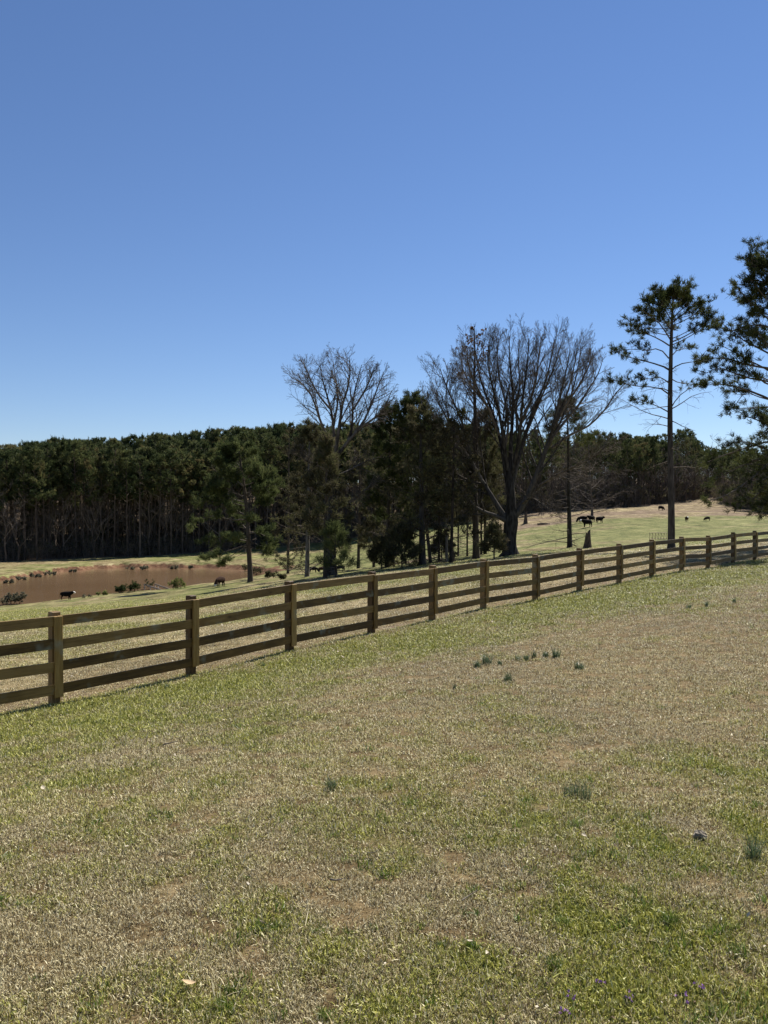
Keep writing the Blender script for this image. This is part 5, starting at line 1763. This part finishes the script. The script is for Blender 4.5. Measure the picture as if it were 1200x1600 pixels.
for k, (x, y, h, w, lab) in enumerate(TUFTS):
    q = random.Random(k); tuft('onion_tuft', lab, x, y, h * q.uniform(.85, 1.2), w * q.uniform(1.0, 1.5), ONION, 500 + k, int((120 if w > 10 else 70) * q.uniform(.7, 1.1)), lean=q.uniform(.28, .5))
LUSHT = [(900, 1292, 18, 44, 'spreading bright green grass clump under the large onion tuft'), (1046, 1444, 26, 36, 'bright green grass clump in the lower right lawn'),
         (880, 1445, 18, 34, 'yellow-green grass clump in the lower middle of the lawn'), (738, 1480, 18, 30, 'yellow-green grass clump near the pale curled leaf'),
         (435, 1452, 16, 50, 'dark green clover-like patch in the lower left lawn'), (345, 1580, 22, 60, 'dark green clover-like patch at the bottom left'),
         (1155, 1492, 26, 50, 'dark green coarse clump by the lower right edge'), (866, 1512, 20, 40, 'green clump left of the lower right clump'),
         (984, 1392, 12, 34, 'thin green clump above the lower right clump'), (508, 1590, 18, 40, 'green clump at the bottom edge left of centre'),
         (690, 1480, 12, 22, 'small green clump left of the yellow-green one'), (1120, 1590, 24, 50, 'coarse green clump at the bottom right corner')]
for k, (x, y, h, w, lab) in enumerate(LUSHT):
    tuft('grass_clump', lab, x, y, h, w, LUSH, 600 + k, 110, 'grass clump', .8)


def stone():
    p = at(1093, 1310, 2, 20); s = p.y / F; r = random.Random(4)
    g = Geo(); V = []; n = 14; W = 10.5 * s; H = 8 * s
    for i in range(8):
        th = math.pi * i / 7
        for j in range(n):
            a = 2 * math.pi * j / n
            k = 1 + .16 * math.sin(3 * a + i) + r.uniform(-.08, .08)
            V.append((W * math.sin(th) * math.cos(a) * k, W * .8 * math.sin(th) * math.sin(a) * k, H * math.cos(th) * k * .9 + H * .6))
    g.add(V, [(i * n + j, (i + 1) * n + j, (i + 1) * n + (j + 1) % n, i * n + (j + 1) % n) for i in range(7) for j in range(n)], None, 0, None, False)
    o = g.obj('stone', [STONE]); o.location = p
    tag(o, 'fist-sized grey streaked stone lying in the lower right lawn', 'stone')


stone()


def leaf(label, px, py, L, W, rot, m, seed, curl=.35):
    p = at(px, py, 2, 40); s = p.y / F; r = random.Random(seed)
    g = Geo(); n = 7; V = []; L *= s; W *= s
    for side in (0, 1):
        for i in range(n):
            t = i / (n - 1); w = W * math.sin(math.pi * min(1, t * .93 + .04)) ** .8 / 2
            for c in (-1, 0, 1):
                V.append(((t - .5) * L, c * w, .012 + curl * L * (abs(t - .5) * 2) ** 2 * .5 + abs(c) * w * .5 - side * .0012))
    Q = [(i * 3 + c, i * 3 + c + 1, (i + 1) * 3 + c + 1, (i + 1) * 3 + c) for i in range(n - 1) for c in range(2)]
    Q += [tuple(21 + k for k in q[::-1]) for q in Q]
    g.add(V, Q)
    o = g.obj('fallen_leaf', [m]); o.location = p + Vector((0, 0, .02)); o.rotation_euler = (r.gauss(0, .25), r.gauss(0, .25), R(rot))
    tag(o, label, 'leaf')


leaf('long curled tan leaf lying at the bottom left', 292, 1549, 22, 8, 22, TAN_LEAF, 1)
leaf('bleached pale leaf at the left of the dark green patch', 408, 1455, 13, 9, 160, PALE_LEAF, 2)
leaf('upright pale leaf blade at the bottom centre', 763, 1506, 16, 7, 100, PALE_LEAF, 3, .6)
leaf('small pale leaf between the yellow-green clumps', 735, 1484, 9, 5, 150, PALE_LEAF, 4)
leaf('small white leaf right of the left dark dirt patch', 912, 1314, 8, 5, 140, PALE_LEAF, 5)
leaf('pale leaf near the left edge beside bare soil', 66, 1238, 9, 6, 120, PALE_LEAF, 6)
leaf('pale leaf among dry grass in the left lawn', 198, 1333, 7, 5, 60, PALE_LEAF, 7)
leaf('white leaf in the green strip before the third post gap', 534, 1030, 7, 6, 10, PALE_LEAF, 8)
leaf('pale leaf below the third fence post on the lawn', 262, 1168, 14, 5, 5, PALE_LEAF, 9)


def stick(label, pts, rad, seed):
    P = [at(x, y, 2, 40) for x, y in pts]; o0 = P[0]; s = o0.y / F
    g = Geo(); S = Sticks(); Q = resample([p - o0 + Vector((0, 0, .03 + .01 * k)) for k, p in enumerate(P)], 8)
    S.add(Q, lin(rad * s, rad * s * .5, 8), 6); S.into(g)
    o = g.obj('dead_stick', [STICK_M]); o.location = o0
    tag(o, label, 'stick')


stick('thin pale dead stick lying in the middle lower lawn', [(722, 1418), (733, 1414), (746, 1409)], 1.1, 1)
stick('dark dead stick lying at the centre of the lower lawn', [(516, 1384), (526, 1389), (536, 1390)], 1.6, 2)
stick('grey dead twig left of the small green clump in the middle', [(575, 1342), (583, 1345), (592, 1343)], .9, 3)
stick('pale twig lying on the left lawn below the fence', [(255, 1169), (265, 1168), (277, 1167)], 1.1, 4)


def henbit(label, px, py, w, seed):
    p = at(px, py, 2, 20); s = p.y / F; r = random.Random(seed)
    root = thing('purple_flower', label, 'flower', p)
    S = Sticks(); tops = []
    for k in range(5):
        a = r.uniform(0, 6.28); q = curve_pts((r.gauss(0, w * s * .2), r.gauss(0, w * s * .2), 0), (.4 * math.cos(a), .4 * math.sin(a), 1), r.uniform(.025, .045), 4, .1, 0, r)
        S.add(q, [.0012] * 4, 4); tops.append(q[-1])
    g = Geo(); S.into(g); g.obj('stem', [LUSH], root)
    g = Geo(); needles(g, tops, [(0, 0, 1)] * 5, .006, 9, .004, 0, .9); g.obj('petals', [PETAL], root)


for k, (x, y, w, lab) in enumerate([(1069, 1574, 14, 'brightest purple flower cluster at the bottom right'), (1092, 1557, 7, 'small purple flower just above the bright cluster'),
                                    (884, 1592, 10, 'purple flower at the bottom edge right of centre'), (890, 1569, 7, 'small purple flower above the bottom edge one'),
                                    (990, 1574, 8, 'pinkish purple flower left of the bright cluster'), (935, 1545, 6, 'faint purple flower by the dry stalks, uppermost of them')]):
    henbit(lab, x, y, w, k)


def litter_bits():
    """white and brown leaf scraps and clods over the lawn: nobody could count them"""
    g = Geo(); N = 900
    u = rng.uniform(-.6, .6, N); Y = np.exp(rng.uniform(math.log(2.2), math.log(32), N)); X = u * Y
    sel = rng.random(N) < .75
    n2 = 420
    cx = rng.normal(11.5, 4.0, n2); cy = rng.normal(27, 3.5, n2)
    X = np.concatenate([X[sel], cx]); Y = np.concatenate([Y[sel], cy]); n = len(X)
    h = height(X, Y) + .03
    s = rng.uniform(.008, .020, n) * np.clip(Y / 14, .35, 1.5)
    a = rng.uniform(0, 6.28, n); t = rng.normal(0, .5, (n, 2))
    V = []
    for (p, q) in ((-1, -.5), (1, -.6), (1.1, .5), (-.8, .6)):
        dx = s * (p * np.cos(a) - q * np.sin(a)); dy = s * (p * np.sin(a) + q * np.cos(a))
        V.append(np.stack([X + dx, Y + dy, h + dx * t[:, 0] + dy * t[:, 1]], 1))
    V = np.stack(V, 1).reshape(-1, 3)
    nf = len(V) // 4
    g2 = Geo(); g3 = Geo(); pick = rng.random(nf); Q4 = V.reshape(nf, 4, 3)
    for gg, m, lo, hi in ((g2, PALE_LEAF, 0, .45), (g3, BROWN_LEAF, .45, 1)):
        W4 = Q4[(pick >= lo) & (pick < hi)].reshape(-1, 3)
        gg.add(W4, np.arange(len(W4)).reshape(-1, 4), None, 0, None, False)
        tag(gg.obj('leaf_litter', [m]), kind='stuff')


litter_bits()



def lawn_weeds():
    """coarse green weed rosettes and taller stray blades all over the near lawn"""
    ms = [blade_clump(f'weed_{k}', 16 + 5 * k, 0.03 + .008 * k, 0.03, 0.062, 0.0052, [LUSH], 0.75, 900 + k) for k in range(3)]
    ms += [blade_clump(f'straw_{k}', 9, 0.05, 0.04, 0.09, 0.0032, [STRAW], 1.3, 950 + k) for k in range(2)]
    N = 5200
    u = rng.uniform(-.62, .62, N); Y = np.exp(rng.uniform(math.log(2.0), math.log(16), N)); X = u * Y
    g, c, l = zones(X, Y)
    d = np.interp(X, [p[0] for p in POSTS], [p[1] for p in POSTS]) - Y
    clus = fbm(X / .35, Y / .35, 131, 2)
    keep = (d > .2) & (rng.random(N) < .12 + 1.6 * np.clip(g - .2, 0, .5) * sstep(.45, .65, clus))
    X, Y, g = X[keep], Y[keep], g[keep]; n = len(X)
    s_ = rng.uniform(.5, 1.15, n)
    idx = np.where(rng.random(n) < .25 + .6 * g, rng.integers(0, 3, n), rng.integers(3, 5, n))
    scatter('lawn_weeds', np.stack([X, Y, height(X, Y)], 1), np.stack([rng.normal(0, .2, n), rng.normal(0, .2, n), rng.uniform(0, 6.28, n)], 1),
            np.stack([s_, s_, s_], 1), idx, ms)


lawn_weeds()
